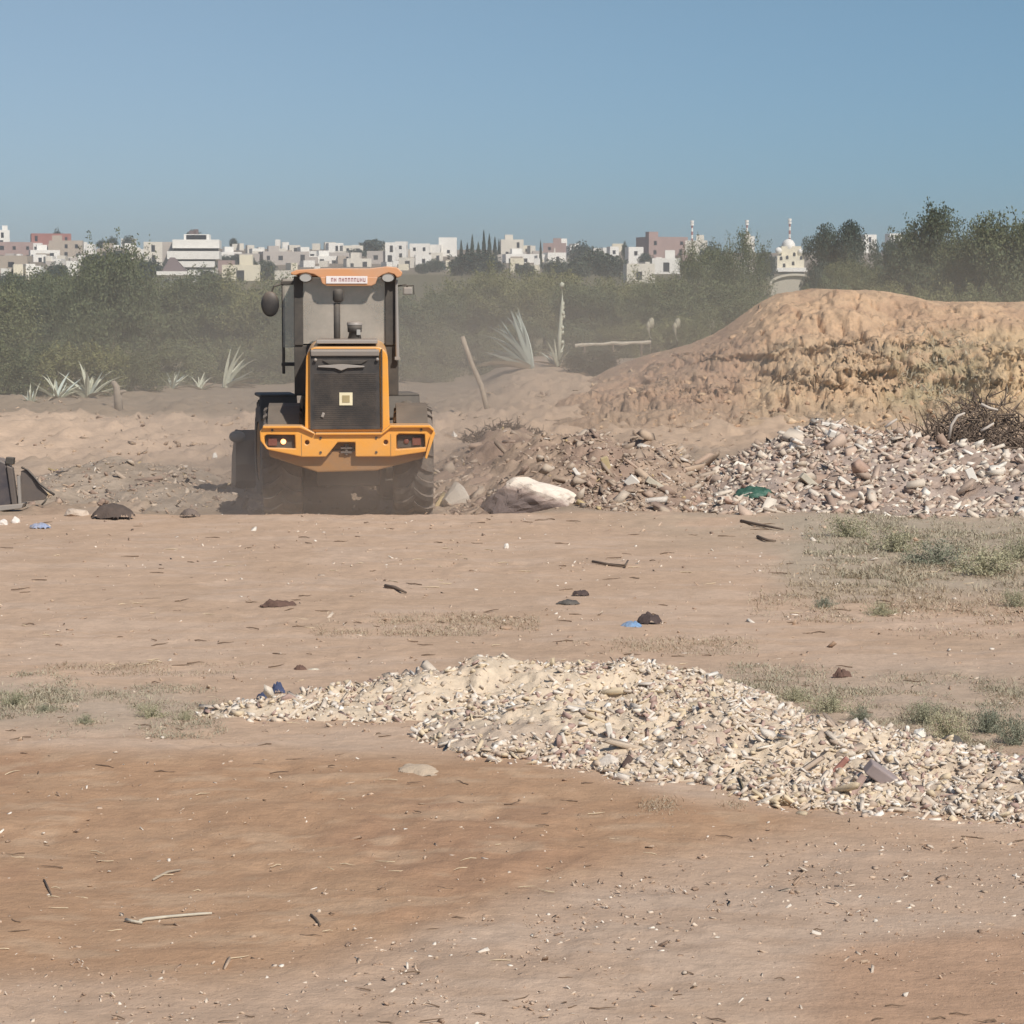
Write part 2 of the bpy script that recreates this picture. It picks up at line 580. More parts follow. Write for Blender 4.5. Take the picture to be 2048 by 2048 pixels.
# ------------------------------------------------------------------ earth mound on the right
CR_PX = [980, 1060, 1130, 1240, 1290, 1400, 1440, 1485, 1530, 1570, 1640, 1760, 1815, 1870, 1960, 2048, 2300, 2600]
CR_PY = [800, 790, 765, 737, 718, 688, 672, 640, 608, 588, 578, 584, 592, 602, 606, 608, 600, 640]
MY0, MY1 = 42.5, 56.0
def mound_h(x, y):
    px, _ = px_of(x, np.full_like(x, 54.0), np.full_like(x, 2.0))
    cy = np.interp(px, CR_PX, CR_PY)
    crest = CAMZ + (HOR - cy) * 54.0 / F
    w_ = (fbm(x * .6, y * .3, 81, 3) - .5) * 3.6 + (fbm(x * 1.9, y * .8, 83, 3) - .5) * .7
    yy = y + w_
    t = np.clip((yy - MY0) / (54.0 - MY0), 0, 1)
    prof = np.interp(t, [0, .16, .26, .36, .50, .72, 1.0], [0, .10, .21, .38, .53, .80, 1.0])
    back = 1 - sm(55.5, 63, y)
    base = H(x, y)
    h = np.maximum(crest - base, 0)
    gul = np.abs(fbm(x * 2.2 + (fbm(x, y, 86, 2) - .5) * 1.5, y * .35, 87, 3) - .5) * 2      # gullies running down the slope
    band = sm(.12, .22, t) * (1 - sm(.42, .62, t))
    lump = (fbm(x * .9, y * .9, 91, 3) - .5) * .6
    lump += (np.clip(gul, 0, .45) - .3) * (.05 + .18 * band)
    lump += (fbm(x * 3.2, y * 2.6, 93, 5) - .5) * (.10 + .16 * band)
    lump += (fbm(x * 8.5, y * 6, 94, 3) - .5) * .09
    wx = x + (fbm(x * 4, y * 4, 96, 3) - .5) * .5; wy = y + (fbm(x * 4, y * 4, 98, 3) - .5) * .5
    cv, cdst = cells(wx * 1.7, wy * 1.2, 301); cv2, cd2 = cells(wx * 5, wy * 3.6, 305); cv3, cd3 = cells(wx * 12, wy * 8, 309)
    kk = sm(0, .12, t) * (.22 + .3 * band) * (1 - .5 * sm(.6, .95, t))
    lump += ((cv - .5) * .26 + (cv2 - .5) * .20 + (cv3 - .5) * .08 - cd2 * .10) * kk
    pit = fbm(x * 5.5, y * 3.4, 95, 3)
    lump -= np.clip(pit - .60, 0, 1) * 1.3
    z = base + h * prof * back + lump * np.clip(h * 2, 0, 1) * sm(0, .12, t) * (1 - .75 * sm(.80, 1, t)) * back
    z = z - 0.15 * (1 - sm(0, .06, t)) - 0.25 * (1 - sm(.0, .3, h))
    return z
mx = np.linspace(-1.2, 16, 620); my = np.linspace(41.5, 64, 380)
MX, MYY = np.meshgrid(mx, my)
MZ = mound_h(MX, MYY)
# the face breaks forwards and back along its slope, as dug earth does
fv, fd = cells(MX * 2.2, MZ * 3.4 + MYY * .4, 401); fv2, fd2 = cells(MX * 6, MZ * 9 + MYY, 405)
steep = np.clip(np.abs(np.gradient(MZ, axis=0)) / np.gradient(MYY, axis=0) * 1.6, 0, 1)
MYY0 = MYY.copy()
_, prow = px_of(MX, MYY, MZ)
cut_face = sm(640, 700, prow + 40 * (fbm(MX, MYY, 411, 3) - .5)) * .85 + .12
MYY = MYY + ((fv - .5) * .30 + (fv2 - .5) * .14 + (fbm(MX * 1.2, MZ * 7, 409, 5) - .5) * .8) * steep * cut_face * sm(.15, .5, MZ - H(MX, MYY))
MW = MYY0 * .5 + MZ * 2.6
n1 = fbm(MX * 1.6, MW * 1.2, 101, 5); n2 = fbm(MX * .5, MW * .6, 103, 4); n3 = fbm(MX * 4, MW * 3, 107, 4)
pxm, pym = px_of(MX, MYY, MZ)
mc = np.broadcast_to(np.array((.62, .42, .265)), MX.shape + (3,)).copy()
def mmix(c, k, m_):
    m_ = np.clip(m_, 0, 1)[..., None]
    return c * (1 - m_) + np.array(k) * m_
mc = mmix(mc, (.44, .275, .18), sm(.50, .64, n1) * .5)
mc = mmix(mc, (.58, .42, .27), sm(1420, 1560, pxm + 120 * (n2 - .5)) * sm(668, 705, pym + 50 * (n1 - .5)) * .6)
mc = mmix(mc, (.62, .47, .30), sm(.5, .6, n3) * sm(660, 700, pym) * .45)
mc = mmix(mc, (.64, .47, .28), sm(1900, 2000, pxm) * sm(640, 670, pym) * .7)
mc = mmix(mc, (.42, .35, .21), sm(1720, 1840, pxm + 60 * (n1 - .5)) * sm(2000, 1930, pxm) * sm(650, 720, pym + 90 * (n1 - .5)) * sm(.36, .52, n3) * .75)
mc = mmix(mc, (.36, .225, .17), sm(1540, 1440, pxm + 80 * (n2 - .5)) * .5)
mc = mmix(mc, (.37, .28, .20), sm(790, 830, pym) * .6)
m_mound = mat_attr('mound_earth', fine=7, var=0.2, bumpd=0.13, bump_scale=6)
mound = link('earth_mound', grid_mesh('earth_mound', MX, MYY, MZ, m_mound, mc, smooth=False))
tag(mound, kind='structure')
mound['label'] = 'long bank of excavated orange earth with eroded gullies on the right'

# crumbs and clods lying on the slope
nk = 5500
cx_ = R.uniform(1.2, 15, nk * 2); cy_ = R.uniform(42.3, 55, nk * 2)
ok = R.random(nk * 2) < (.2 + .8 * sm(.42, .6, fbm(cx_ * 1.1, cy_ * .8, 111, 3))) * (1 - .93 * sm(46.5, 49, cy_))
cx_ = cx_[ok][:nk]; cy_ = cy_[ok][:nk]
cs = .016 * np.exp(R.random(len(cx_)) ** 1.8 * math.log(6))
V, T, rn = joined_stones(np.stack([cx_, cy_, mound_h(cx_, cy_) - cs * .1], -1), cs, R.integers(0, 12, len(cx_)))
tag(link('clods', np_mesh('clods', V, T, mat_palette('mound_clods', [(0, (.56, .38, .24)), (.3, (.46, .30, .19)), (.55, (.62, .45, .29)), (.8, (.38, .24, .16)), (.93, (.66, .50, .34))], use_attr=True), rnd=rn), mound), kind='stuff')

# ------------------------------------------------------------------ rubble piles
P_PALE = [(0, (.70, .60, .49)), (.2, (.60, .49, .38)), (.38, (.74, .66, .56)), (.5, (.52, .41, .32)), (.60, (.66, .54, .38)), (.74, (.72, .65, .57)), (.86, (.44, .31, .26)), (.96, (.82, .77, .70))]
P_BROWN = [(0, (.46, .37, .29)), (.22, (.38, .29, .22)), (.44, (.54, .45, .36)), (.56, (.33, .24, .19)), (.70, (.50, .38, .28)), (.82, (.46, .34, .26)), (.92, (.68, .61, .53)), (.97, (.52, .40, .22))]
P_GREY = [(0, (.56, .47, .38)), (.2, (.44, .34, .27)), (.36, (.64, .55, .45)), (.52, (.38, .28, .22)), (.62, (.56, .43, .34)), (.76, (.70, .62, .52)), (.87, (.46, .32, .25)), (.92, (.80, .74, .65))]

def pile(name, label, lobes, base_cols, palette, ext, n_small, s_small, n_big, s_big, dens, res=0.04, rough=0.05, hk=1.0):
    """lobes: (x, y, rx, ry, h) in metres"""
    x0, x1, y0, y1 = ext
    nx = int((x1 - x0) / res); ny = int((y1 - y0) / res)
    X, Y = np.meshgrid(np.linspace(x0, x1, nx), np.linspace(y0, y1, ny))
    def hh(x, y):
        wx = x + (fbm(x * 2, y * 2, 201, 3) - .5) * .35; wy = y + (fbm(x * 2, y * 2, 203, 3) - .5) * .35
        s_ = np.zeros_like(x)
        for (cx, cy, rx, ry, h_) in lobes:
            d = np.sqrt(((wx - cx) / rx) ** 2 + ((wy - cy) / ry) ** 2)
            b = h_ * hk * np.clip(1 - d, 0, 1) ** 0.85 * (1.0 + .25 * np.clip(1 - d, 0, 1))
            s_ = np.maximum(s_, b) + np.minimum(s_, b) * .25
        k = np.clip(s_ / .12, 0, 1)
        s_ = s_ + (fbm(x * 5, y * 5, 207, 4) - .5) * rough * 2 * k
        s_ = s_ + (np.abs(fbm(x * 11, y * 11, 209, 3) - .5) * -1.6 + .16) * rough * .9 * k
        return s_
    Hh = hh(X, Y)
    Z = H(X, Y) + Hh - 0.03 * (1 - sm(0.0, 0.03, Hh)) - .004
    na = fbm(X * 2.2, Y * 2.2, 211, 4); nb = fbm(X * 9, Y * 9, 213, 4)
    c = np.array(base_cols[0]) * (1 - sm(.42, .6, na)[..., None]) + np.array(base_cols[1]) * sm(.42, .6, na)[..., None]
    c = c * (.8 + .4 * nb[..., None])
    # drop the cells that lie outside the pile
    i = np.arange(nx * ny).reshape(ny, nx)
    Fq = np.stack([i[:-1, :-1], i[:-1, 1:], i[1:, 1:], i[1:, :-1]], -1).reshape(-1, 4)
    keep = (Hh.ravel()[Fq] > 0.0005).any(1)
    Fq = Fq[keep]
    used, inv = np.unique(Fq, return_inverse=True)
    V = np.stack([X, Y, Z], -1).reshape(-1, 3)[used]
    base = Vector(((x0 + x1) / 2, (y0 + y1) / 2, 0)); base.z = H1(base.x, base.y)
    V = V - np.array(base[:])
    me = np_mesh(name, V, inv.reshape(-1, 4), mat_attr(name + '_soil', fine=18, var=.2, bumpd=.015, bump_scale=30), c.reshape(-1, 3)[used], smooth=False)
    o = link(name, me, None, base)
    tag(o, label, 'rubble pile')
    def scatter(n, s0, s1, pw, spill):
        P = []; Sz = []
        tot = 0
        while tot < n:
            x = R.uniform(x0, x1, n * 3); y = R.uniform(y0, y1, n * 3)
            h_ = hh(x, y)
            ok = ((h_ > 0.004) | ((R.random(len(x)) < spill) & (hh(x, y + .18) > .01))) & (R.random(len(x)) < dens(x, y, h_))
            x = x[ok]; y = y[ok]; h_ = h_[ok]
            s_ = s0 * np.exp(R.random(len(x)) ** pw * math.log(s1 / s0))
            P.append(np.stack([x, y, H(x, y) + np.maximum(h_, 0) + s_ * R.uniform(-.35, .25, len(s_))], -1)); Sz.append(s_)
            tot += len(x)
            if len(x) == 0: break
        return np.concatenate(P)[:n], np.concatenate(Sz)[:n]
    P, Sz = scatter(n_small, *s_small, .25)
    V, T, rn = joined_stones(P - np.array(base[:]), Sz)
    lo = link('loose_stones', np_mesh('loose_stones', V, T, mat_palette(name + '_loose', palette, use_attr=True), rnd=rn), o)
    tag(lo, kind='stuff')
    P, Sz = scatter(n_big, *s_big, .08)
    place_stones(o, P, Sz, stone_meshes(mat_palette(name + '_stone', palette), 'stone'), base=base)
    return o, hh

def gx(px, d): return (px - 1024) * d / F
fl = [(gx(975, 15.7), 15.75, 1.15, .80, .38), (gx(670, 15.7), 15.65, .80, .5, .18), (gx(800, 15.7), 15.6, .8, .6, .23), (gx(1230, 15.9), 15.95, 1.15, .75, .38), (gx(520, 15.5), 15.45, .42, .3, .07), (gx(1380, 15.4), 15.5, .8, .6, .22),
      (gx(1110, 14.6), 14.55, .85, .80, .30), (gx(1330, 14.3), 14.4, 1.0, .95, .29), (gx(1480, 14.0), 14.1, .95, 1.1, .36), (gx(1660, 13.6), 13.6, .95, 1.05, .31),
      (gx(1850, 13.3), 13.3, .9, .9, .25), (gx(2040, 13.0), 13.0, .9, .85, .22), (gx(2240, 12.7), 12.7, .9, .8, .2), (gx(940, 14.75), 14.75, .4, .25, .07)]
def dfront(x, y, h_):
    px, py = px_of(x, y, H(x, y) + h_)
    soft = fbm(x * 1.6, y * 1.6, 231, 3)
    d = .35 + .9 * sm(.38, .58, soft)
    d = d + .5 * sm(1300, 1500, px)
    # the two patches of plain yellow sand
    d = d * (1 - .72 * np.exp(-((px - 800) / 130) ** 2 - ((py - 1420) / 40) ** 2))
    d = d * (1 - .8 * np.exp(-((px - 1100) / 80) ** 2 - ((py - 1440) / 60) ** 2))
    d = d * (1 - .6 * np.exp(-((px - 960) / 80) ** 2 - ((py - 1350) / 30) ** 2))
    return d
front_pile, hf = pile('rubble_pile', 'low pale yellowish pile of sand and broken masonry across the foreground', fl, [(.62, .51, .385), (.50, .40, .31)], P_PALE,
                      (-2.4, 4.6, 11.6, 17.2), 16000, (.006, .034, 1.2), 300, (.030, .085, 1.5), dfront, res=.018, rough=.065, hk=.54)
bl = [(gx(1660, 34), 34.6, 2.0, 3.6, .88), (gx(1540, 33), 32.6, 1.2, 2.4, .42), (gx(1800, 33), 33.6, 1.9, 3.0, .66), (gx(1950, 32.5), 32.8, 1.9, 2.6, .60), (gx(2100, 32), 32.2, 2.0, 2.6, .58),
      (gx(2300, 32), 32, 2.2, 2.6, .5), (gx(1470, 31), 31.2, .8, 1.3, .13), (gx(1750, 31), 30.8, 1.3, 1.2, .14), (gx(1880, 30.5), 30.0, 1.2, .8, .10)]
def dback(x, y, h_):
    return .5 + .6 * sm(.35, .55, fbm(x * 1.3, y * 1.3, 241, 3))
back_pile, hb = pile('rubble_pile', 'tall heap of grey and pink broken masonry below the orange earth mound', bl, [(.40, .32, .27), (.34, .26, .21)], P_GREY,
                     (2.2, 10.5, 28.6, 38.8), 12000, (.015, .085, 1.2), 300, (.08, .21, 1.5), dback, res=.05, rough=.10, hk=.74)
ml = [(gx(1060, 36), 36.5, 1.7, 3.4, .55), (gx(1180, 35), 35.0, 1.5, 3.2, .55), (gx(1300, 34.5), 34.6, 1.1, 3.0, .48), (gx(1010, 33), 33.0, .9, 1.6, .16), (gx(1280, 32), 32.0, 1.0, 1.8, .26),
      (gx(1390, 31.5), 31.4, .9, 1.0, .13), (gx(1000, 38.5), 39.0, 1.2, 2.5, .45)]
def dmid(x, y, h_):
    px, py = px_of(x, y, H(x, y) + h_)
    return .16 + .85 * sm(1060, 1220, px) + .35 * sm(930, 985, py)
mid_pile, hm = pile('rubble_pile', 'brown slope of soil, sticks and white rubble just right of the loader', ml, [(.37, .275, .205), (.30, .215, .165)], P_BROWN,
                    (-1.5, 4.0, 29.6, 42), 5600, (.010, .065, 1.6), 280, (.055, .17, 1.6), dmid, res=.05, rough=.13, hk=.85)
left_l = [(gx(250, 38), 37.6, 1.6, 2.4, .34), (gx(330, 36), 35.5, 1.3, 1.8, .20), (gx(420, 34), 34.2, 1.2, 1.4, .16), (gx(90, 36), 35.0, 1.0, 1.6, .18)]
left_pile, hl = pile('rubble_pile', 'low greyish spoil heap with pale stones to the left of the loader', left_l, [(.37, .30, .235), (.31, .25, .195)], P_BROWN,
                     (-8.5, -3.0, 31.5, 41), 1200, (.015, .06, 2.4), 90, (.05, .13, 2.4), lambda x, y, h_: np.full_like(x, .7), res=.07, rough=.07)

# stones and gravel of the open ground
P_GROUND = [(0, (.56, .42, .31)), (.25, (.44, .31, .22)), (.45, (.66, .55, .44)), (.6, (.36, .25, .18)), (.75, (.52, .39, .28)), (.88, (.78, .70, .60))]
def ground_points(n, y0, y1, dens, band=None):
    P = []; tot = 0
    while tot < n:
        y = y0 + (y1 - y0) * R.random(n * 4) ** 1.3
        x = (R.random(n * 4) * 2 - 1) * (y * .225 + .3)
        z = H(x, y)
        px, py = px_of(x, y, z)
        ok = R.random(len(x)) < dens(x, y, px, py)
        P.append(np.stack([x, y, z], -1)[ok]); tot += ok.sum()
    return np.concatenate(P)[:n]
def dgr(x, y, px, py):
    bot = np.interp(px, [0, 400, 800, 1100, 1400, 1700, 2048], [1930, 1950, 1890, 1790, 1735, 1665, 1690])
    g = sm(bot - 60, bot + 30, py) * sm(2150, 1980, py + np.clip(px - 1400, 0, 700) * .22)
    c = sm(.42, .62, fbm(x * .9, y * .9, 251, 3))
    return .12 + .8 * g * (.25 + .75 * c) + .35 * c * sm(1500, 1400, py) * sm(1200, 1800, px) + .25 * c * sm(1600, 1700, px) * sm(1560, 1660, py) * .8 + .10 * c
gp = ground_points(9000, 8.2, 30, dgr)
gs = (.003 + .011 * R.random(len(gp)) ** 2.6) * (gp[:, 1] / 11) ** .6
V, T, rn = joined_stones(gp, gs)
tag(link('gravel', np_mesh('gravel', V, T, mat_palette('gravel', P_GROUND, use_attr=True), rnd=rn), ground), kind='stuff')
gp = ground_points(280, 8.6, 29, dgr)
gs = (.010 + .020 * R.random(len(gp)) ** 2.2) * (gp[:, 1] / 11) ** .7
place_stones(ground, gp + np.array([0, 0, 1])[None] * (gs * .2)[:, None], gs, stone_meshes(mat_palette('ground_stone', P_GROUND), 'stone'), flat=(.45, .8))
# the brighter rubble thrown out behind the crest, either side of the loader
gp = ground_points(2600, 31, 54, lambda x, y, px, py: .15 + .85 * sm(.42, .6, fbm(x * .7, y * .7, 257, 3)))
gs = .02 + .06 * R.random(len(gp)) ** 3
V, T, rn = joined_stones(gp, gs)
tag(link('clods', np_mesh('clods', V, T, mat_palette('clods', [(0, (.42, .31, .22)), (.4, (.34, .25, .18)), (.7, (.50, .37, .26)), (.9, (.28, .2, .15))], use_attr=True), rnd=rn), ground), kind='stuff')
gp = ground_points(520, 30.5, 41, lambda x, y, px, py: .25 + .75 * sm(.45, .6, fbm(x, y, 255, 3)))
gs = .015 + .045 * R.random(len(gp)) ** 3
V, T, rn = joined_stones(gp, gs)
tag(link('scattered_stones', np_mesh('scattered_stones', V, T, mat_palette('scattered', P_BROWN, use_attr=True), rnd=rn), ground), kind='stuff')

# ------------------------------------------------------------------ twigs, litter, weeds
m_twig = mat('dry_twig', (.22, .15, .10), .9, .4, 30)
m_straw = mat('straw', (.62, .50, .34), .9, .25, 30)
m_weed = mat_palette('weed_leaf', [(0, (.31, .285, .205)), (.5, (.39, .35, .255)), (1, (.48, .41, .30))], use_attr=True, scale=3)
m_dryweed = mat_palette('dry_weed', [(0, (.34, .27, .19)), (.5, (.42, .34, .24)), (1, (.50, .41, .30))], use_attr=True, scale=3)

def blades(P, length, width, tilt_lo=.2, tilt_hi=1.2):
    """P (n,3) roots -> thin two-quad blades with a bend"""
    n = len(P)
    a = R.uniform(0, 2 * PI, n); t = R.uniform(tilt_lo, tilt_hi, n)
    d = np.stack([np.cos(a) * np.sin(t), np.sin(a) * np.sin(t), np.cos(t)], -1)
    a2 = a + R.uniform(-1, 1, n)
    d2 = np.stack([np.cos(a2) * np.sin(t + .4), np.sin(a2) * np.sin(t + .4), np.cos(t + .4)], -1)
    sd_ = np.stack([-np.sin(a), np.cos(a), np.zeros(n)], -1)
    # face the broad side anywhere
    sd_ = sd_ * np.cos(R.uniform(-1, 1, n))[:, None] + np.array([0, 0, 1.])[None] * .3
    L = length[:, None]; W = width[:, None]
    p0 = P; p1 = P + d * L * .5; p2 = p1 + d2 * L * .5
    V = np.stack([p0 - sd_ * W * .4, p0 + sd_ * W * .4, p1 + sd_ * W * .5, p1 - sd_ * W * .5, p2 + sd_ * W * .15, p2 - sd_ * W * .15], 1)
    b = np.arange(n)[:, None] * 6
    F1 = b + np.array([[0, 1, 2, 3]]); F2 = b + np.array([[3, 2, 4, 5]])
    return V.reshape(-1, 3), np.concatenate([F1, F2]), np.repeat(R.random(n), 6)

def weed_patch(name, label, px0, px1, py0, py1, n, size, m_, cat='weeds'):
    """ground cover laid on the soil between two rows and two columns of the photograph"""
    cor = [gnd(px0, py0), gnd(px1, py0), gnd(px0, py1), gnd(px1, py1)]
    P = []
    tot = 0
    cx = (px0 + px1) / 2; cy = (py0 + py1) / 2
    while tot < n:
        ya = min(c.y for c in cor); yb = max(c.y for c in cor)
        y = R.uniform(ya, yb, n * 3); k = R.uniform(px0, px1, n * 3)
        x = (k - 1024) * y / F
        z = H(x, y)
        px, py = px_of(x, y, z)
        e = ((px - cx) / ((px1 - px0) / 2)) ** 2 + ((py - cy) / ((py1 - py0) / 2)) ** 2
        m = (1 - e) + (fbm(x * 1.4, y * 1.0, 263, 4) - .5) * 3.0 + R.normal(size=len(x)) * .6 > 0.1
        m &= e < 1.6
        tuft = fbm(x * 3, y * 2.4, 267, 4) > .36 + .3 * R.random(len(x))
        ok = m & tuft & (R.random(len(x)) < .9)
        P.append(np.stack([x, y, z - .005], -1)[ok]); tot += ok.sum()
    P = np.concatenate(P)[:n]
    V, Fq, rn = blades(P, size * R.uniform(.4, 1.2, n), size * .10 * R.uniform(.6, 1.4, n), .3, 1.35)
    o = link(name, np_mesh(name, V, Fq, m_, rnd=rn))
    tag(o, label, cat, kind='stuff')
    return o
weed_patch('ground_weeds', 'olive green carpet of low weeds in front of the grey rubble heap', 1610, 2120, 1005, 1175, 15000, .075, m_weed)
weed_patch('ground_weeds', 'dull low weeds between the two right hand weed carpets', 1500, 1900, 1130, 1245, 6500, .06, m_dryweed)
weed_patch('ground_weeds', 'thin dry weeds at the right edge of the middle ground', 1800, 2140, 1110, 1280, 5000, .06, m_dryweed)
weed_patch('ground_weeds', 'weeds behind the front rubble pile near its middle', 1340, 1800, 1330, 1455, 9000, .045, m_weed)
weed_patch('ground_weeds', 'weeds spread around the shrubs behind the right end of the front pile', 1700, 2140, 1350, 1515, 11000, .045, m_weed)
weed_patch('ground_weeds', 'grey green weeds at the left edge beside the front pile', -80, 160, 1350, 1445, 4500, .045, m_weed)
weed_patch('ground_weeds', 'faint weeds just left of the tip of the front pile', 60, 450, 1370, 1480, 6000, .038, m_weed)
weed_patch('dry_scrub', 'narrow strip of dry brown scrub across the open ground', 620, 1080, 1225, 1275, 4200, .045, m_dryweed)
weed_patch('dry_scrub', 'thin line of green brown scrub behind the front pile', 1120, 1520, 1275, 1310, 2200, .045, m_dryweed)
weed_patch('dry_scrub', 'dry brown scrub along the path at the left', 80, 560, 1325, 1352, 1500, .04, m_dryweed)
weed_patch('dry_scrub', 'dry scrub at the foot of the red earth on the right', 1280, 1500, 1585, 1640, 800, .03, m_dryweed)

nw_ = 7000
wx_ = R.uniform(6, 11.5, nw_ * 4); wy_ = R.uniform(42.5, 50, nw_ * 4); wz_ = mound_h(wx_, wy_)
wpx, wpy = px_of(wx_, wy_, wz_)
ok = (np.exp(-((wpx - 1890) / 75) ** 2 - ((wpy - 755) / 55) ** 2) > R.random(len(wpx))) & (fbm(wx_ * 2, wy_ * 2, 281, 3) > .44)
P = np.stack([wx_, wy_, wz_ - .02], -1)[ok][:nw_]
V, Fq, rn = blades(P, .16 * R.uniform(.4, 1.2, len(P)), .018 * R.uniform(.6, 1.4, len(P)), .3, 1.3)
tag(link('mound_weeds', np_mesh('mound_weeds', V, Fq, m_weed, rnd=rn)), 'dry green weeds growing low on the right of the orange mound', 'weeds', kind='stuff')

def sticks(n, y0, y1, l0, l1, r_, m_, name, dens):
    gp_ = ground_points(n, y0, y1, dens)
    mb = MB()
    for p in gp_:
        a = random.uniform(-.5, .5) + (PI if random.random() < .5 else 0)
        L = random.uniform(l0, l1) * (p[1] / 12) ** .7
        q = [Vector((p[0], p[1], p[2] + r_))]
        for k in range(3):
            a += random.uniform(-.5, .5)
            nx_ = q[-1] + Vector((math.cos(a), math.sin(a) * 1.2, 0)) * L / 3
            nx_.z = H1(nx_.x, nx_.y) + r_ * random.uniform(.8, 3)
            q.append(nx_)
        rr = r_ * (p[1] / 12) ** .7
        mb.tube(q, [rr, rr, rr * .8, rr * .3], 4)
    tag(build(mb, name, m_, ground), kind='stuff')
sticks(260, 8.6, 29, .03, .13, .0035, m_twig, 'twig_litter', lambda x, y, px, py: .1 + .9 * sm(.45, .65, fbm(x * .8, y * .8, 271, 3)))
sticks(110, 8.6, 26, .03, .11, .003, m_straw, 'straw_litter', lambda x, y, px, py: .1 + .9 * sm(.5, .65, fbm(x * .8, y * .8, 277, 3)))

#PART2
# ------------------------------------------------------------------ wheel loader
LX0, LY0 = -2.06, 31.0
LZ0 = -0.25
YAW = rad(3.5)
loader = empty('wheel_loader', (LX0, LY0, LZ0), YAW, 'orange wheel loader seen from behind, driving away through its own dust', 'wheel loader')

def L(px, py, ly):
    """pixel of the photograph -> local point of the loader at local depth ly"""
    dep = LY0 + ly
    X = (px - 1024) * dep / F
    lx = (X - LX0 + ly * math.sin(YAW)) / math.cos(YAW)
    lz = CAMZ - (py - HOR) * dep / F - LZ0
    return lx, lz

def dusty(name, c, rough, dust=(.36, .28, .21), amount=.45, metal=0.0, coat=0.0):
    m, t, b = nodes(name)
    g = N(t, 'ShaderNodeNewGeometry')
    sep = N(t, 'ShaderNodeSeparateXYZ'); t.links.new(g.outputs['Normal'], sep.inputs[0])
    up = N(t, 'ShaderNodeMapRange'); up.inputs[1].default_value = 0.1; up.inputs[2].default_value = 1.0
    t.links.new(sep.outputs['Z'], up.inputs[0])
    n_ = noise(t, 3.5, 6, .65)
    r_ = ramp(t, n_, [(.38, (0, 0, 0)), (.72, (1, 1, 1))])
    a = N(t, 'ShaderNodeMath', operation='MULTIPLY_ADD'); a.inputs[1].default_value = amount; t.links.new(r_, a.inputs[0])
    bm_ = N(t, 'ShaderNodeMath', operation='MULTIPLY'); bm_.inputs[1].default_value = .55; t.links.new(up.outputs[0], bm_.inputs[0])
    t.links.new(bm_.outputs[0], a.inputs[2]); a.use_clamp = True
    t.links.new(mixc(t, a.outputs[0], c, dust), b.inputs['Base Color'])
    b.inputs['Roughness'].default_value = rough; b.inputs['Metallic'].default_value = metal
    b.inputs['Coat Weight'].default_value = coat; b.inputs['Coat Roughness'].default_value = .3
    bump(t, b, noise(t, 40, 4), .4, .0015)
    return m
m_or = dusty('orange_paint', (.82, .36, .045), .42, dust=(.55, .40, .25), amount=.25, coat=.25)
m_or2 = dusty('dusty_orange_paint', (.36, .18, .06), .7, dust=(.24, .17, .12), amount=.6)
m_roof = dusty('roof_orange', (.62, .30, .14), .5, dust=(.50, .36, .27), amount=.45)
m_blk = dusty('black_paint', (.030, .029, .030), .55, amount=.18)
m_dark = dusty('dark_frame', (.05, .045, .04), .7, dust=(.22, .18, .14), amount=.25)
m_rub = dusty('tyre_rubber', (.06, .054, .05), .85, dust=(.26, .21, .17), amount=.75)
m_steel = dusty('worn_steel', (.13, .11, .10), .6, dust=(.22, .17, .13), amount=.4, metal=.2)
m_grey = dusty('grey_trim', (.30, .28, .26), .5, amount=.3)
m_white = dusty('white_plate', (.80, .74, .72), .5, amount=.12)
m_red = mat('dark_red_letters', (.30, .04, .05), .5, .2)
m_pink = mat('faded_red_plastic', (.55, .16, .18), .5, .2)
m_sticker = mat('cream_sticker', (.80, .72, .50), .5, .1)
m_sticker2 = mat('tan_sticker_print', (.42, .34, .18), .5, .2)
m_lens = mat('lamp_lens', (.20, .07, .05), .2, .2, coat=.6)
m_lens_c = mat('clear_lens', (.42, .40, .37), .25, .1, coat=.6)
m_glow, t_, b_ = nodes('lit_lamp')
b_.inputs['Emission Color'].default_value = (1.0, .42, .16, 1); b_.inputs['Emission Strength'].default_value = 2.4
b_.inputs['Base Color'].default_value = (1, .6, .35, 1)
m_glass, t_, b_ = nodes('dusty_glass')
t_.nodes.remove(b_)
out_ = [n for n in t_.nodes if n.type == 'OUTPUT_MATERIAL'][0]
tr_ = N(t_, 'ShaderNodeBsdfTransparent'); tr_.inputs[0].default_value = (.86, .88, .86, 1)
df_ = N(t_, 'ShaderNodeBsdfDiffuse'); df_.inputs[0].default_value = (.62, .54, .46, 1)
gl_ = N(t_, 'ShaderNodeBsdfGlossy'); gl_.inputs['Roughness'].default_value = .12
m1 = N(t_, 'ShaderNodeMixShader'); t_.links.new(ramp(t_, noise(t_, 2.2, 5, .6), [(.3, (.30,) * 3), (.75, (.62,) * 3)]), m1.inputs[0])
t_.links.new(tr_.outputs[0], m1.inputs[1]); t_.links.new(df_.outputs[0], m1.inputs[2])
m2 = N(t_, 'ShaderNodeMixShader'); m2.inputs[0].default_value = .10
t_.links.new(m1.outputs[0], m2.inputs[1]); t_.links.new(gl_.outputs[0], m2.inputs[2]); t_.links.new(m2.outputs[0], out_.inputs[0])

def P2(pts, ly):
    return [L(a, b, ly) for a, b in pts]

def cut(o, cutters):
    for c in cutters:
        md = o.modifiers.new('cut', 'BOOLEAN'); md.operation = 'DIFFERENCE'; md.solver = 'EXACT'; md.object = c
    dg = bpy.context.evaluated_depsgraph_get()
    me = bpy.data.meshes.new_from_object(o.evaluated_get(dg))
    o.modifiers.clear(); old = o.data; o.data = me
    for c in cutters:
        bpy.data.objects.remove(c)
    b = o.modifiers.new('bevel', 'BEVEL'); b.width = .016; b.segments = 2; b.limit_method = 'ANGLE'; b.angle_limit = rad(30)
    return o

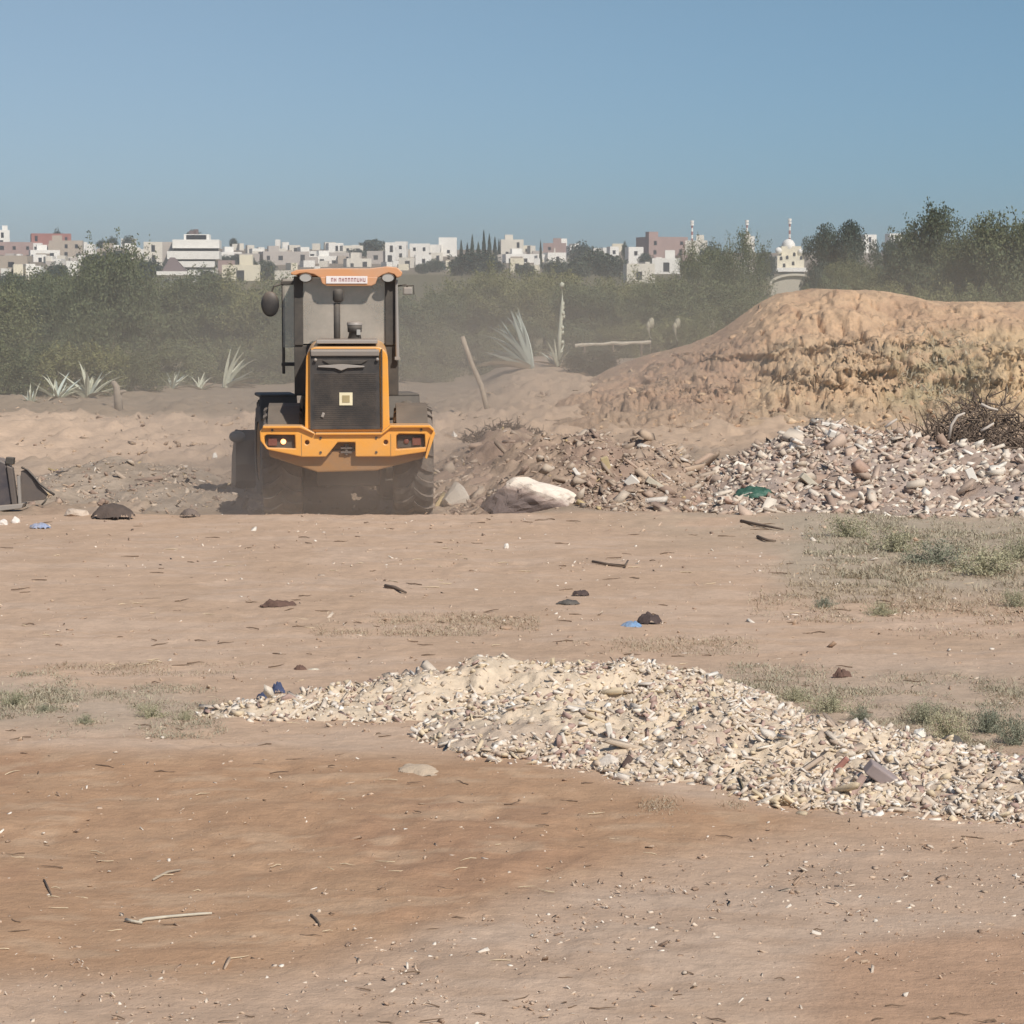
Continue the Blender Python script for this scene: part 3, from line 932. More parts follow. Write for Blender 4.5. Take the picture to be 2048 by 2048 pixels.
# rear counterweight with lamp pockets and hitch recess
ow = [(527, 852), (602, 852), (628, 866), (761, 866), (779, 851), (858, 851), (867, 860), (864, 872), (856, 903), (786, 913), (604, 913), (534, 898), (521, 880), (520, 862)]
mb = MB(); mb.prism(P2(ow, 0), 0, .62); cw = build(mb, 'counterweight', m_or, loader)
cutters = []
def cutter(pts, d0, d1):
    mb = MB(); mb.prism(P2(pts, 0), d0, d1); c = build(mb, 'cutter', m_or, loader); cutters.append(c)
cutter([(529, 872), (534, 868), (590, 869), (591, 896), (536, 894), (530, 886)], -.1, .12)
cutter([(792, 871), (797, 867), (849, 868), (850, 894), (792, 898)], -.1, .12)
cutter([(650, 914.5), (675, 884), (710, 884), (710, 914.5)], -.1, .32)
for cx_ in (614, 771):
    mb = MB(); x, z = L(cx_, 884, 0); mb.lathe([(-.1, 0.001), (-.1, .028), (.15, .028), (.15, .001)], 'y', 16, (x, 0, z)); c = build(mb, 'cutter', m_or, loader); cutters.append(c)
bpy.context.view_layer.update()
cut(cw, cutters)
# raised lip on the right end, flange along the top
mb = MB(); mb.prism(P2([(527, 850), (603, 850), (629, 864.5), (629, 867.5), (601, 855), (526, 855)], 0), -.05, .3); build(mb, 'top_flange', m_or, loader, bevel=.006)
mb = MB(); mb.prism(P2([(631, 864.5), (762, 864.5), (780, 849.5), (859, 849.5), (869, 859), (866, 862), (857, 854.5), (781, 854.5), (763, 868.5), (631, 868.5)], 0), -.05, .3); build(mb, 'top_flange', m_or, loader, bevel=.006)
mb = MB(); mb.prism(P2([(867, 860), (870, 866), (853, 918), (849, 915), (860, 872)], 0), -.05, .3); build(mb, 'end_lip', m_or, loader, bevel=.006)
mb = MB()
for px_ in (603, 781):
    x, _ = L(px_, 880, 0); z0 = L(0, 911, 0)[1]; z1 = L(0, 868, 0)[1]; mb.box((x, -.001, (z0 + z1) / 2), (.008, .006, z1 - z0))
build(mb, 'weld_seam', m_or2, loader)
for px_, py_ in ((641, 875), (752, 875), (545, 859), (842, 859), (641, 904), (752, 904)):
    x, z = L(px_, py_, 0); mb = MB(); mb.lathe([(-.014, .001), (-.014, .016), (.01, .018)], 'y', 8, (x, 0, z)); build(mb, 'bolt', m_dark, loader)
# lower skirt, set back and dusty
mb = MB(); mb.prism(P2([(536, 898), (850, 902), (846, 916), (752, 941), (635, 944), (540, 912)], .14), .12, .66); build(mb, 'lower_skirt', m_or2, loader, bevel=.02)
# lamp clusters in the pockets
for (a, b_x, lit) in ((531, 588, True), (794, 848, False)):
    x0, z0 = L(a, 896, 0); x1, z1 = L(b_x, 870, 0)
    mb = MB(); mb.box(((x0 + x1) / 2, .105, (z0 + z1) / 2), (x1 - x0, .03, z1 - z0)); lh = build(mb, 'lamp_housing', m_dark, loader, bevel=.006)
    xm = x0 + (x1 - x0) * (.62 if lit else .34)
    mb = MB(); mb.lathe([(.072, .001), (.066, .020), (.074, .031), (.09, .035)], 'y', 18, (xm if lit else xm, 0, (z0 + z1) / 2)); build(mb, 'lamp_lens', m_glow if lit else m_lens, lh, smooth=True)
    xm2 = x0 + (x1 - x0) * (.25 if lit else .72)
    mb = MB(); mb.box((xm2, .075, (z0 + z1) / 2), (.11, .03, .10)); build(mb, 'reflector', m_lens, lh, bevel=.008)
# hitch pin
mb = MB()
x, z = L(692, 899, 0)
mb.box((x, .17, z + .02), (.14, .2, .025)); mb.box((x, .17, z - .035), (.14, .2, .025)); mb.lathe([(-.07, .001), (-.07, .022), (.05, .022), (.05, .03), (.065, .03), (.065, .001)], 'z', 12, (x, .10, z))
build(mb, 'tow_hitch', m_steel, loader)

# engine hood: orange shell with rounded shoulders, black rear grille
a, zt = L(612, 697, .12); b, zb = L(783, 697, .12); zb = L(700, 866, .12)[1]
hw0, hw1 = L(613, 800, .12)[0], L(776, 800, .12)[0]
hm_ = (hw0 + hw1) / 2; hwid = (hw1 - hw0) / 2
def hood_outline(w_, top, bot, r):
    pts = [(hm_ - w_ - .02, bot), (hm_ + w_ + .02, bot)]
    for k in range(7):
        t = k / 6 * PI / 2
        pts.append((hm_ + w_ - r + r * math.cos(t) * 1.0, top - r * 1.25 + r * 1.25 * math.sin(t)))
    for k in range(7):
        t = PI / 2 + k / 6 * PI / 2
        pts.append((hm_ - w_ + r + r * math.cos(t), top - r * 1.25 + r * 1.25 * math.sin(t)))
    return pts
mb = MB()
zt_ = L(700, 692, .12)[1]
secs = [(.12, 1.0, zt_ - .01), (.6, 1.0, zt_ + .02), (1.75, 1.0, zt_ + .05)]
vs = []; n_ = 0
for (y, k, top) in secs:
    o_ = hood_outline(hwid * k, top, zb + .02, .13); n_ = len(o_); vs += [(p[0], y, p[1]) for p in o_]
fs = [tuple(range(n_)), tuple(reversed(range(2 * n_, 3 * n_)))]
for s_ in range(2):
    for k in range(n_):
        fs.append((s_ * n_ + k, (s_ + 1) * n_ + k, (s_ + 1) * n_ + (k + 1) % n_, s_ * n_ + (k + 1) % n_))
mb.add(vs, fs); hood = build(mb, 'engine_hood', m_or, loader, bevel=.012)
# black top panel of the hood
mb = MB()
gx0 = L(621, 800, .12)[0]; gx1 = L(760, 800, .12)[0]
mb.box((hm_, .95, zt_ + .055), (hwid * 1.5, 1.5, .05)); build(mb, 'hood_top', m_grey, hood, bevel=.01)
# grille: recessed frame, panel, thin louvres, emblem, sticker, latch
mb = MB(); gz0 = L(700, 858, .1)[1]; gz1 = L(700, 697, .1)[1]; gc = (gx0 + gx1) / 2; gw = gx1 - gx0
mb.prism([(gx0, gz0), (gx1, gz0), (gx1 - .01, gz1 - .03), (gx1 - .05, gz1), (gx0 + .05, gz1), (gx0 + .01, gz1 - .03)], .085, .13); gr = build(mb, 'rear_grille', m_blk, loader, bevel=.008)
mb = MB()
for k in range(26):
    z = gz0 + .06 + k * (L(700, 745, .1)[1] - gz0 - .08) / 25
    mb.box((gc, .084, z), (gw - .10, .006, .014), (rad(12), 0, 0))
tag(build(mb, 'louvre', m_blk, gr), kind='stuff')
mb = MB(); zf = L(700, 712, .1)[1]
mb.box((gc, .07, zf + .045), (gw - .02, .06, .075), (rad(18), 0, 0)); build(mb, 'spoiler_trim', m_grey, gr, bevel=.012)
mb = MB(); za = L(700, 722, .1)[1]
mb.prism([(gc - .28, za + .01), (gc + .28, za + .01), (gc + .20, za - .035), (gc - .20, za - .035)], .06, .09); build(mb, 'air_slot', m_dark, gr, bevel=.005)
mb = MB(); ez = L(684, 733, .1)[1]; ex = L(683, 733, .1)[0]
mb.prism([(ex - .29, ez + .015), (ex - .10, ez + .03), (ex, ez + .035), (ex + .10, ez + .03), (ex + .29, ez + .012), (ex + .29, ez - .004), (ex + .08, ez - .014), (ex, ez - .045), (ex - .08, ez - .014), (ex - .29, ez - .002)], .045, .09)
build(mb, 'emblem', m_grey, gr, bevel=.004)
mb = MB(); sx_, sz_ = L(692, 797, .08); mb.box((sx_, .076, sz_), (.165, .008, .16)); st_ = build(mb, 'sticker', m_sticker, gr)
mb = MB(); mb.box((sx_, .070, sz_), (.095, .006, .09)); build(mb, 'sticker_print', m_sticker2, st_)
mb = MB(); x, z = L(646, 829, .08); mb.box((x, .07, z), (.035, .02, .06), (0, rad(20), 0)); build(mb, 'latch', m_grey, gr, bevel=.006)
mb = MB()
for px_ in (622, 764):
    x, _ = L(px_, 800, .08); mb.box((x, .09, (gz0 + gz1) / 2), (.014, .05, gz1 - gz0))
build(mb, 'grille_frame', m_dark, gr)
mb = MB(); x = L(755, 715, .1)[0]; mb.sphere((x, .05, L(0, 718, .1)[1]), .022, 8, 6); mb.sphere((L(632, 715, .1)[0], .05, L(0, 719, .1)[1]), .022, 8, 6); build(mb, 'hinge_cap', m_grey, gr, smooth=True)

# stack and air intake on the hood
ly = 1.1
mb = MB(); x, z0 = L(675, 700, ly); _, z1 = L(675, 606, ly)
mb.lathe([(z0, .001), (z0, .042), (z1, .042), (z1, .035)], 'z', 14, (x - .0, ly, 0)); sk = build(mb, 'exhaust_stack', m_dark, loader, smooth=True, bevel=0)
mb = MB(); _, z2 = L(675, 605, ly); _, z3 = L(675, 578, ly)
mb.lathe([(z2, .001), (z2, .04), (z2 + .03, .068), (z3 - .03, .068), (z3, .04), (z3, .001)], 'z', 14, (x + .015, ly - .02, 0)); build(mb, 'muffler_cap', m_dark, sk, smooth=True)
mb = MB(); x, z0 = L(710, 700, ly); _, z1 = L(710, 664, ly); _, z2 = L(710, 650, ly); _, z3 = L(710, 643, ly)
mb.lathe([(z0, .001), (z0, .12), (z0 + .10, .10), (z1, .07), (z1, .09), (z2, .095), (z2, .001)], 'z', 16, (x, ly, 0)); ai = build(mb, 'air_intake', m_dark, loader, smooth=True)
mb = MB(); mb.lathe([(z2, .10), (z3 - .01, .10), (z3, .06), (z3 + .005, .001)], 'z', 16, (x, ly, 0)); build(mb, 'intake_cap', m_grey, ai, smooth=True)
mb = MB(); mb.box((x + .05, ly - .09, z1), (.05, .02, .07)); build(mb, 'intake_window', m_lens_c, ai, bevel=.004)

# cab
cy0, cy1 = 1.75, 3.35
cx0 = L(590, 600, cy0)[0]; cx1 = L(797, 600, cy0)[0]
czb = L(0, 760, cy0)[1]; czt = L(0, 553, cy0)[1]; czw = L(0, 690, cy0)[1]
cab = empty('cab', (0, 0, 0)); cab.parent = loader
def P(name, boxes, m_, par, bev=.01):
    mb = MB()
    for c, d, *r_ in boxes: mb.box(c, d, r_[0] if r_ else None)
    return build(mb, name, m_, par, bevel=bev)
pw = .085
cwid = cx1 - cx0; cxm = (cx0 + cx1) / 2
for (x, y, wd) in ((cx0 + .06, cy0, .12), (cx1 - .10, cy0, .15), (cx0 + .05, cy1, .09), (cx1 - .05, cy1, .09)):
    P('pillar', [((x, y, (czt + czw) / 2), (wd, .09, czt - czw))], m_dark, cab)
P('cab_wall', [((cxm, cy0 + .02, (czw + czb) / 2 - .1), (cwid, .08, czw - czb + .2)), ((cxm, cy1, (czw + czb) / 2 - .1), (cwid, .08, czw - czb + .2)),
               ((cx0 + .04, (cy0 + cy1) / 2, (czw + czb) / 2 - .1), (.06, cy1 - cy0 - .1, czw - czb + .2)), ((cx1 - .04, (cy0 + cy1) / 2, (czw + czb) / 2 - .1), (.06, cy1 - cy0 - .1, czw - czb + .2))], m_dark, cab)
P('cab_floor', [((cxm, (cy0 + cy1) / 2, czb + .1), (cwid - .14, cy1 - cy0 - .14, .06))], m_dark, cab)
P('rear_window', [((cxm, cy0 - .004, (czt + czw) / 2), (cwid - .22, .012, czt - czw - .04))], m_glass, cab, 0)
P('windscreen', [((cxm, cy1, (czt + czw) / 2), (cwid - .2, .012, czt - czw - .04))], m_glass, cab, 0)
for x in (cx0 + .04, cx1 - .05):
    P('side_window', [((x, (cy0 + cy1) / 2, (czt + czw) / 2), (.012, cy1 - cy0 - .12, czt - czw - .04))], m_glass, cab, 0)
# open door on the left, seen edge-on as a dark grey pane
P('cab_door', [((cx0 - .16, cy0 + .62, (czt + czb) / 2 + .02), (.04, .05, czt - czb - .1), (0, 0, 0)), ((cx0 - .09, cy0 + .6, czt - .08), (.20, .05, .05)), ((cx0 - .09, cy0 + .6, czb + .2), (.20, .05, .05))], m_dark, cab)
P('door_glass', [((cx0 - .08, cy0 + .6, (czt + czb) / 2 + .2), (.17, .012, czt - czb - .45))], m_glass, cab, 0)
# seat and steering wheel inside
P('seat', [((cxm, cy0 + .6, czw - .35), (.5, .5, .14)), ((cxm, cy0 + .38, czw - .15), (.48, .12, .45), (rad(-8), 0, 0))], m_blk, cab, .04)
mb = MB(); ring = [(cxm + .2 * math.cos(t / 16 * 2 * PI), cy0 + 1.1 + .08 * math.sin(t / 16 * 2 * PI), czw - .02 + .17 * math.sin(t / 16 * 2 * PI)) for t in range(17)]
mb.tube(ring, .015, 6); mb.tube([(cxm, cy0 + 1.35, czw - .5), (cxm, cy0 + 1.1, czw - .02)], .025, 6); build(mb, 'steering_wheel', m_blk, cab)
# roof: curved orange cap, drooping ends, lamp eyebrows
rz = L(0, 548, cy0)[1]
rt = [(584, 545), (596, 540), (650, 537), (740, 537), (775, 533), (795, 535), (806, 545), (803, 553), (795, 556), (789, 549), (778, 546), (766, 550), (758, 555), (640, 555), (630, 549), (614, 546), (600, 548), (594, 551), (584, 549)]
mb = MB(); mb.prism(P2(rt, cy0 - .22), cy0 - .22, cy0 - .02)
roof = build(mb, 'roof', m_roof, cab, bevel=.012)
rx0 = L(590, 0, cy0)[0]; rx1 = L(800, 0, cy0)[0]; rzt = L(0, 541, cy0)[1]; rzb = L(0, 553, cy0)[1]
P('roof_shell', [(((rx0 + rx1) / 2, (cy0 + cy1) / 2 + .05, (rzt + rzb) / 2), (rx1 - rx0 - .03, cy1 - cy0 + .15, rzt - rzb))], m_roof, roof, .04)
mb = MB(); mb.prism(P2([(642, 554), (757, 554), (752, 568), (744, 572), (655, 572), (646, 567)], cy0 - .2), cy0 - .235, cy0 - .03); build(mb, 'plate_holder', m_roof, roof, bevel=.01)
px0_, pz0_ = L(654, 567.5, cy0 - .24); px1_, pz1_ = L(736, 552.5, cy0 - .24)
mb = MB(); mb.box(((px0_ + px1_) / 2, cy0 - .245, (pz0_ + pz1_) / 2), (px1_ - px0_, .012, pz1_ - pz0_)); pl = build(mb, 'number_plate', m_white, roof, bevel=.003)
mb = MB(); rr = random.Random(5); xx = px0_ + .07; hgt = (pz1_ - pz0_) * .5; zc_ = (pz0_ + pz1_) / 2
for k in range(11):
    if k == 2: xx += .02
    wd = .020
    mb.box((xx, cy0 - .253, zc_), (.006, .003, hgt))
    mb.box((xx + wd, cy0 - .253, zc_), (.006, .003, hgt))
    mb.box((xx + wd / 2, cy0 - .253, zc_ + rr.choice((-1, 0, 1)) * hgt * .42), (wd, .003, .008))
    xx += .040
build(mb, 'plate_lettering', m_red, pl)
for lx_ in (613, 777):
    x, z = L(lx_, 554.5, cy0 - .3)
    mb = MB(); mb.lathe([(cy0 - .10, .001), (cy0 - .12, .06), (cy0 - .22, .085), (cy0 - .235, .088), (cy0 - .235, .075)], 'y', 20, (x, 0, z)); wl = build(mb, 'work_lamp', m_blk, roof, smooth=True)
    wl.scale = (1, 1, .66); wl.location = (0, 0, z * .34 - .01)
    mb = MB(); mb.lathe([(cy0 - .232, .001), (cy0 - .232, .076)], 'y', 20, (x, 0, z)); build(mb, 'lamp_glass', m_lens_c, wl)
# grab rail right, mirrors
x, z0 = L(795, 716, cy0 - .1); _, z1 = L(795, 560, cy0 - .1)
mb = MB(); mb.tube([(x, cy0 - .1, z0), (x - .01, cy0 - .1, z1)], [.026, .018], 8); mb.box((x, cy0 - .1, z0), (.07, .05, .04)); build(mb, 'grab_rail', m_grey, cab, bevel=0)
mb = MB(); ymir = cy1 - .2
x, z = L(543, 608, ymir); mb.sphere((x, ymir, z), (.125, .05, .175), 16, 10); mr = build(mb, 'mirror', m_blk, cab, smooth=True)
mb = MB(); x2, z2 = L(592, 560, cy1); mb.tube([(x + .02, ymir, z + .15), (x + .05, ymir, z + .24), (x2, cy1, z2)], .014, 6); build(mb, 'mirror_arm', m_dark, mr)
mb = MB(); ym = cy1 - .3
x, z = L(816, 582, ym); mb.box((x, ym, z), (.13, .04, .11), (0, 0, 0)); mr = build(mb, 'mirror', m_grey, cab, bevel=.02)
mb = MB(); x2, z2 = L(797, 572, cy1); mb.tube([(x, ym, z + .05), (x - .02, ym, z + .08), (x2, cy1, z2)], .012, 6); mb.tube([(x - .08, ym - .01, z + .07), (x + .08, ym - .01, z + .075), (x + .085, ym - .01, z - .05)], .008, 5); build(mb, 'mirror_arm', m_dark, mr)

# main frames, tanks, fenders, steps
P('rear_frame', [((0, 1.5, .66), (.8, 1.8, .36)), ((0, 2.6, .66), (.6, 1.0, .35))], m_dark, loader)
P('side_tank', [((-.84, 2.35, .82), (.5, .9, .55)), ((.84, 2.35, .82), (.5, .9, .55))], m_dark, loader, .04)
for sx in (-1, 1):
    mb = MB()
    arc = [(.78 * math.cos(t), .92 * 1 + .78 * math.sin(t)) for t in np.linspace(rad(25), rad(155), 9)]
    inner = [(p[0] * .96, .92 + (p[1] - .92) * .96) for p in arc]
    vs = []
    for (a_, b_2) in zip(arc, inner):
        for xx in (sx * .62, sx * 1.02):
            vs.append((xx, 1.15 + a_[0], a_[1] - .18)); vs.append((xx, 1.15 + b_2[0], b_2[1] - .18))
    fs = []
    for k in range(8):
        q = k * 4
        fs += [(q, q + 2, q + 6, q + 4), (q + 1, q + 5, q + 7, q + 3), (q, q + 4, q + 5, q + 1), (q + 2, q + 3, q + 7, q + 6)]
    fs += [(0, 1, 3, 2), (32, 34, 35, 33)]
    mb.add(vs, fs); build(mb, 'fender', m_dark, loader)
mb = MB()
lx1 = L(796, 850, 1.2)[0]
mb.box((lx1, 1.1, 1.02), (.04, .05, .42), (0, rad(12), 0)); mb.box((lx1 + .09, 1.1, 1.02), (.035, .05, .36), (0, rad(-14), 0)); mb.box((lx1 + .04, 1.1, 1.08), (.14, .05, .03)); mb.box((lx1 + .05, 1.1, .92), (.16, .05, .03))
build(mb, 'step_bracket', m_or, loader, bevel=.005)
P('red_reflector', [((lx1 + .07, 1.06, 1.20), (.05, .03, .20), (0, rad(-8), 0))], m_pink, loader, .008)
mb = MB(); x, z = L(814, 815, 2.4); mb.sphere((x, 2.4, z), (.12, .1, .10), 12, 8); build(mb, 'fuel_cap', m_dark, loader, smooth=True)

# wheels: thing > wheel > tyre, rim, hub, tread lugs
TR, TW = .735, .50
mbt = MB()
tp = [(-.25, .42), (-.255, .55), (-.25, .64), (-.22, .695), (-.12, .715), (0, .72), (.12, .715), (.22, .695), (.25, .64), (.255, .55), (.25, .42)]
mbt.lathe(tp, 'x', 48); me_ty = mbt.mesh('tyre', m_rub, smooth=True)
mbl = MB()
NL = 22
for k in range(NL):
    for sx in (-1, 1):
        t0 = 2 * PI * (k + (.5 if sx > 0 else 0)) / NL
        pts = [(.0, .0), (.09, .06), (.17, .085), (.245, .10)]
        ring = []
        for (ax, dt) in pts:
            for dd in (-.045, .045):
                for r_ in (.69 if ax < .2 else .60, .752 if ax < .2 else .715):
                    t = t0 + dt * 2.1 + dd
                    ring.append((sx * ax, r_ * math.cos(t), r_ * math.sin(t)))
        fs = []
        for s_ in range(3):
            q = s_ * 4
            fs += [(q + 1, q + 3, q + 7, q + 5), (q, q + 1, q + 5, q + 4), (q + 2, q + 6, q + 7, q + 3), (q, q + 4, q + 6, q + 2)]
        fs += [(0, 2, 3, 1), (12, 13, 15, 14)]
        mbl.add(ring, fs)
me_lug = mbl.mesh('tread_lug', m_rub)
mbr = MB(); mbr.lathe([(-.20, .42), (-.235, .41), (-.20, .36), (-.05, .33), (-.02, .001)], 'x', 32); mbr.lathe([(.20, .42), (.235, .41), (.20, .36), (.05, .33), (.02, .001)], 'x', 32); me_rim = mbr.mesh('rim', m_or2, smooth=True)
mbh = MB(); mbh.lathe([(-.22, .001), (-.22, .10), (-.05, .16), (.05, .16), (.22, .10), (.22, .001)], 'x', 20); me_hub = mbh.mesh('hub', m_dark, smooth=True)
FA = rad(7)      # the front half is steered to the left
front = Vector((0, 2.55, 0))
def fpt(x, y, z):
    q = Vector((x, y - front.y, z)); q.rotate(Euler((0, 0, FA))); return q + front
for i, (x, y, ang) in enumerate(((-.84, 1.15, 0), (.84, 1.15, 0), (-.86, 4.0, FA), (.86, 4.0, FA))):
    p = Vector((x, y, TR)) if ang == 0 else fpt(x, y, TR)
    wh = empty('wheel', p, ang); wh.parent = loader
    wh.rotation_euler = (random.uniform(0, 3), 0, 0) if ang == 0 else (1.0, 0, ang)
    wh.rotation_mode = 'XYZ'
    for nm, me in (('tyre', me_ty), ('tread', me_lug), ('rim', me_rim), ('hub', me_hub)):
        q = link(nm, me, wh)
# front frame, fenders, lift arms and bucket
fr = empty('front_frame', front, FA); fr.parent = loader
P('axle_frame', [((0, 1.2, .7), (.75, 1.8, .5)), ((0, 1.45, .74), (1.4, .25, .25))], m_dark, fr)
P('lift_tower', [((-.30, 1.35, 1.25), (.10, .7, .9)), ((.30, 1.35, 1.25), (.10, .7, .9))], m_dark, fr)
for sx in (-1, 1):
    P('front_fender', [((sx * .86, 1.45, 1.52), (.52, .9, .05)), ((sx * .86, .96, 1.36), (.52, .05, .36), (rad(-25), 0, 0))], m_dark, fr, .02)
    P('lift_arm', [((sx * .42, 2.3, 1.08), (.12, 1.9, .26), (rad(-24), 0, 0))], m_or2, fr, .02)
    mb = MB(); mb.tube([(sx * .32, 1.2, .9), (sx * .40, 2.6, .85)], .055, 10); build(mb, 'lift_cylinder', m_steel, fr)
mb = MB(); mb.tube([(0, 1.3, 1.5), (0, 2.9, 1.1)], .06, 10); mb.box((0, 2.6, 1.05), (.10, .16, .7)); build(mb, 'tilt_linkage', m_dark, fr)
bk = [(.0, 3.05, .12), ]
prof = [(3.0, .95), (2.92, .80), (2.90, .45), (3.0, .20), (3.2, .08), (3.9, .06)]
inn = [(3.04, .95), (2.97, .80), (2.95, .47), (3.04, .24), (3.22, .12), (3.9, .075)]
mb = MB(); W2 = 1.30; vs = []
for (y, z) in prof: vs += [(-W2, y, z), (W2, y, z)]
m0 = len(vs)
for (y, z) in inn: vs += [(-W2, y, z), (W2, y, z)]
fs = []
for k in range(5):
    q = k * 2; fs += [(q, q + 1, q + 3, q + 2), (m0 + q, m0 + q + 2, m0 + q + 3, m0 + q + 1)]
fs += [(0, m0, m0 + 1, 1), (10, 11, m0 + 11, m0 + 10)]
for k in range(5):
    q = k * 2; fs += [(q, q + 2, m0 + q + 2, m0 + q), (q + 1, m0 + q + 1, m0 + q + 3, q + 3)]
mb.add(vs, fs)
for sx in (-1, 1):
    vs = [(sx * (W2 + d), y, z) for d in (-.02, .02) for (y, z) in ((3.0, .96), (2.9, .8), (2.88, .44), (2.98, .19), (3.2, .06), (3.9, .05), (3.75, .5))]
    mb.add(vs, [tuple(range(7)), tuple(reversed(range(7, 14)))] + [(i, i + 7, (i + 1) % 7 + 7, (i + 1) % 7) for i in range(7)])
bucket = build(mb, 'bucket', m_steel, fr)
mb = MB(); mb.sphere((-W2 - .0, 2.86, .86), (.12, .05, .09), 14, 8); build(mb, 'side_lamp', m_grey, bucket, smooth=True)
P('wear_plate', [((x, 2.86, .5), (.07, .05, .5)) for x in (-.7, -.25, .25, .7)], m_dark, bucket, .008)

# ------------------------------------------------------------------ trees and shrubs
def leaf_mat(name, dark, light):
    m, t, b = nodes(name)
    r_ = N(t, 'ShaderNodeAttribute', attribute_name='rnd').outputs['Fac']
    c = ramp(t, r_, [(0, dark), (1, light)])
    oi = N(t, 'ShaderNodeObjectInfo').outputs['Random']
    k = ramp(t, oi, [(0, (.70, .78, .76)), (1, (1.22, 1.20, 1.02))])
    t.links.new(mixc(t, 1.0, c, k, 'MULTIPLY'), b.inputs['Base Color'])
    b.inputs['Roughness'].default_value = .75
    b.inputs['Specular IOR Level'].default_value = .2
    return m
m_olive = leaf_mat('olive_foliage', (.105, .115, .065), (.165, .175, .10))
m_olive2 = leaf_mat('yellow_green_foliage', (.125, .13, .065), (.195, .19, .105))
m_dense = leaf_mat('dark_foliage', (.035, .055, .05), (.08, .105, .085))
m_solid = leaf_mat('solid_foliage', (.065, .08, .05), (.125, .14, .085))
m_far = leaf_mat('far_foliage', (.035, .05, .045), (.08, .10, .08))
m_bark = mat('bark', (.17, .13, .10), .95, .35, 9, .02)
m_shrub = leaf_mat('shrub_leaves', (.24, .235, .175), (.42, .39, .30))
m_shrub_dark = leaf_mat('dark_shrub_leaves', (.045, .045, .035), (.09, .085, .06))

def leaf_cards(C, size):
    n = len(C)
    M = rotmats(n)
    q = np.array([[-.5, -.22, 0], [.1, -.28, .05], [.5, 0, 0], [-.05, .28, .05]])
    V = np.einsum('nij,vj->nvi', M, q) * size[:, None, None] + C[:, None, :]
    Fq = np.arange(n * 4).reshape(n, 4)
    return V.reshape(-1, 3), Fq

def crown_mesh(name, m, n, rx, rz, leaf, seed, nclump=34, wisp=.25, flatb=.0, top=1.0):
    """leaves in uneven clumps spread through an ellipsoid of half width rx and half height rz, with stray sprays at the rim"""
    rr = np.random.default_rng(seed)
    d = rr.normal(size=(nclump, 3)); d /= np.linalg.norm(d, axis=1)[:, None]
    rad_ = rr.uniform(.25, 1.0, nclump) ** .6
    cc = d * rad_[:, None] * np.array([rx, rx, rz]) * .78
    cr = rr.uniform(.20, .42, nclump) * min(rx, rz)
    w_ = cr ** 2; w_ /= w_.sum()
    ids = rr.choice(nclump, n, p=w_)
    dd = rr.normal(size=(n, 3)); dd /= np.linalg.norm(dd, axis=1)[:, None]
    rads = rr.random(n) ** .45
    C = cc[ids] + dd * (rads * cr[ids])[:, None] * np.array([1, 1, .85])
    # wisps: thin upright sprays
    nw = int(n * wisp); ns = 60
    root = d[rr.integers(0, nclump, ns)] * np.array([rx, rx, rz]) * .72
    root[:, 2] = np.abs(root[:, 2]) * .9
    dirn = root / np.linalg.norm(root, axis=1)[:, None] * .5 + np.array([0, 0, .8]) + rr.normal(size=(ns, 3)) * .3
    k = rr.integers(0, ns, nw); t = rr.random(nw)
    C2 = root[k] + dirn[k] * (t * .30 * rz)[:, None] + rr.normal(size=(nw, 3)) * .08 * rx * (1 - t * .6)[:, None]
    C = np.concatenate([C, C2])
    C[:, 2] *= np.where(C[:, 2] < 0, 1.0 - flatb, top)
    V, Fq = leaf_cards(C, leaf * rr.uniform(.6, 1.4, len(C)))
    V = V + np.array([0, 0, rz * (1 - flatb)])
    tone = np.concatenate([rr.random(nclump)[ids] * .55 + rr.random(n) * .45, rr.random(nw)])
    return np_mesh(name, V, Fq, m, rnd=np.repeat(tone, 4))

def trunk_mesh(name, h, r, seed, spread=.7):
    rr = random.Random(seed); mb = MB()
    q = [Vector((0, 0, -.15))]
    for k in range(4):
        q.append(q[-1] + Vector((rr.uniform(-.09, .09), rr.uniform(-.09, .09), .28)) * h)
    mb.tube(q, [r * 1.3, r, r * .85, r * .7, r * .5], 8)
    for k in range(6):
        a = rr.uniform(0, 2 * PI); b0 = q[2 + k % 3]
        e = b0 + Vector((math.cos(a) * spread, math.sin(a) * spread, rr.uniform(.35, .9))) * h * .75
        md = b0.lerp(e, .5) + Vector((0, 0, -.08 * h))
        mb.tube([b0, md, e], [r * .5, r * .33, r * .12], 6)
    return mb.mesh(name, m_bark, smooth=True)

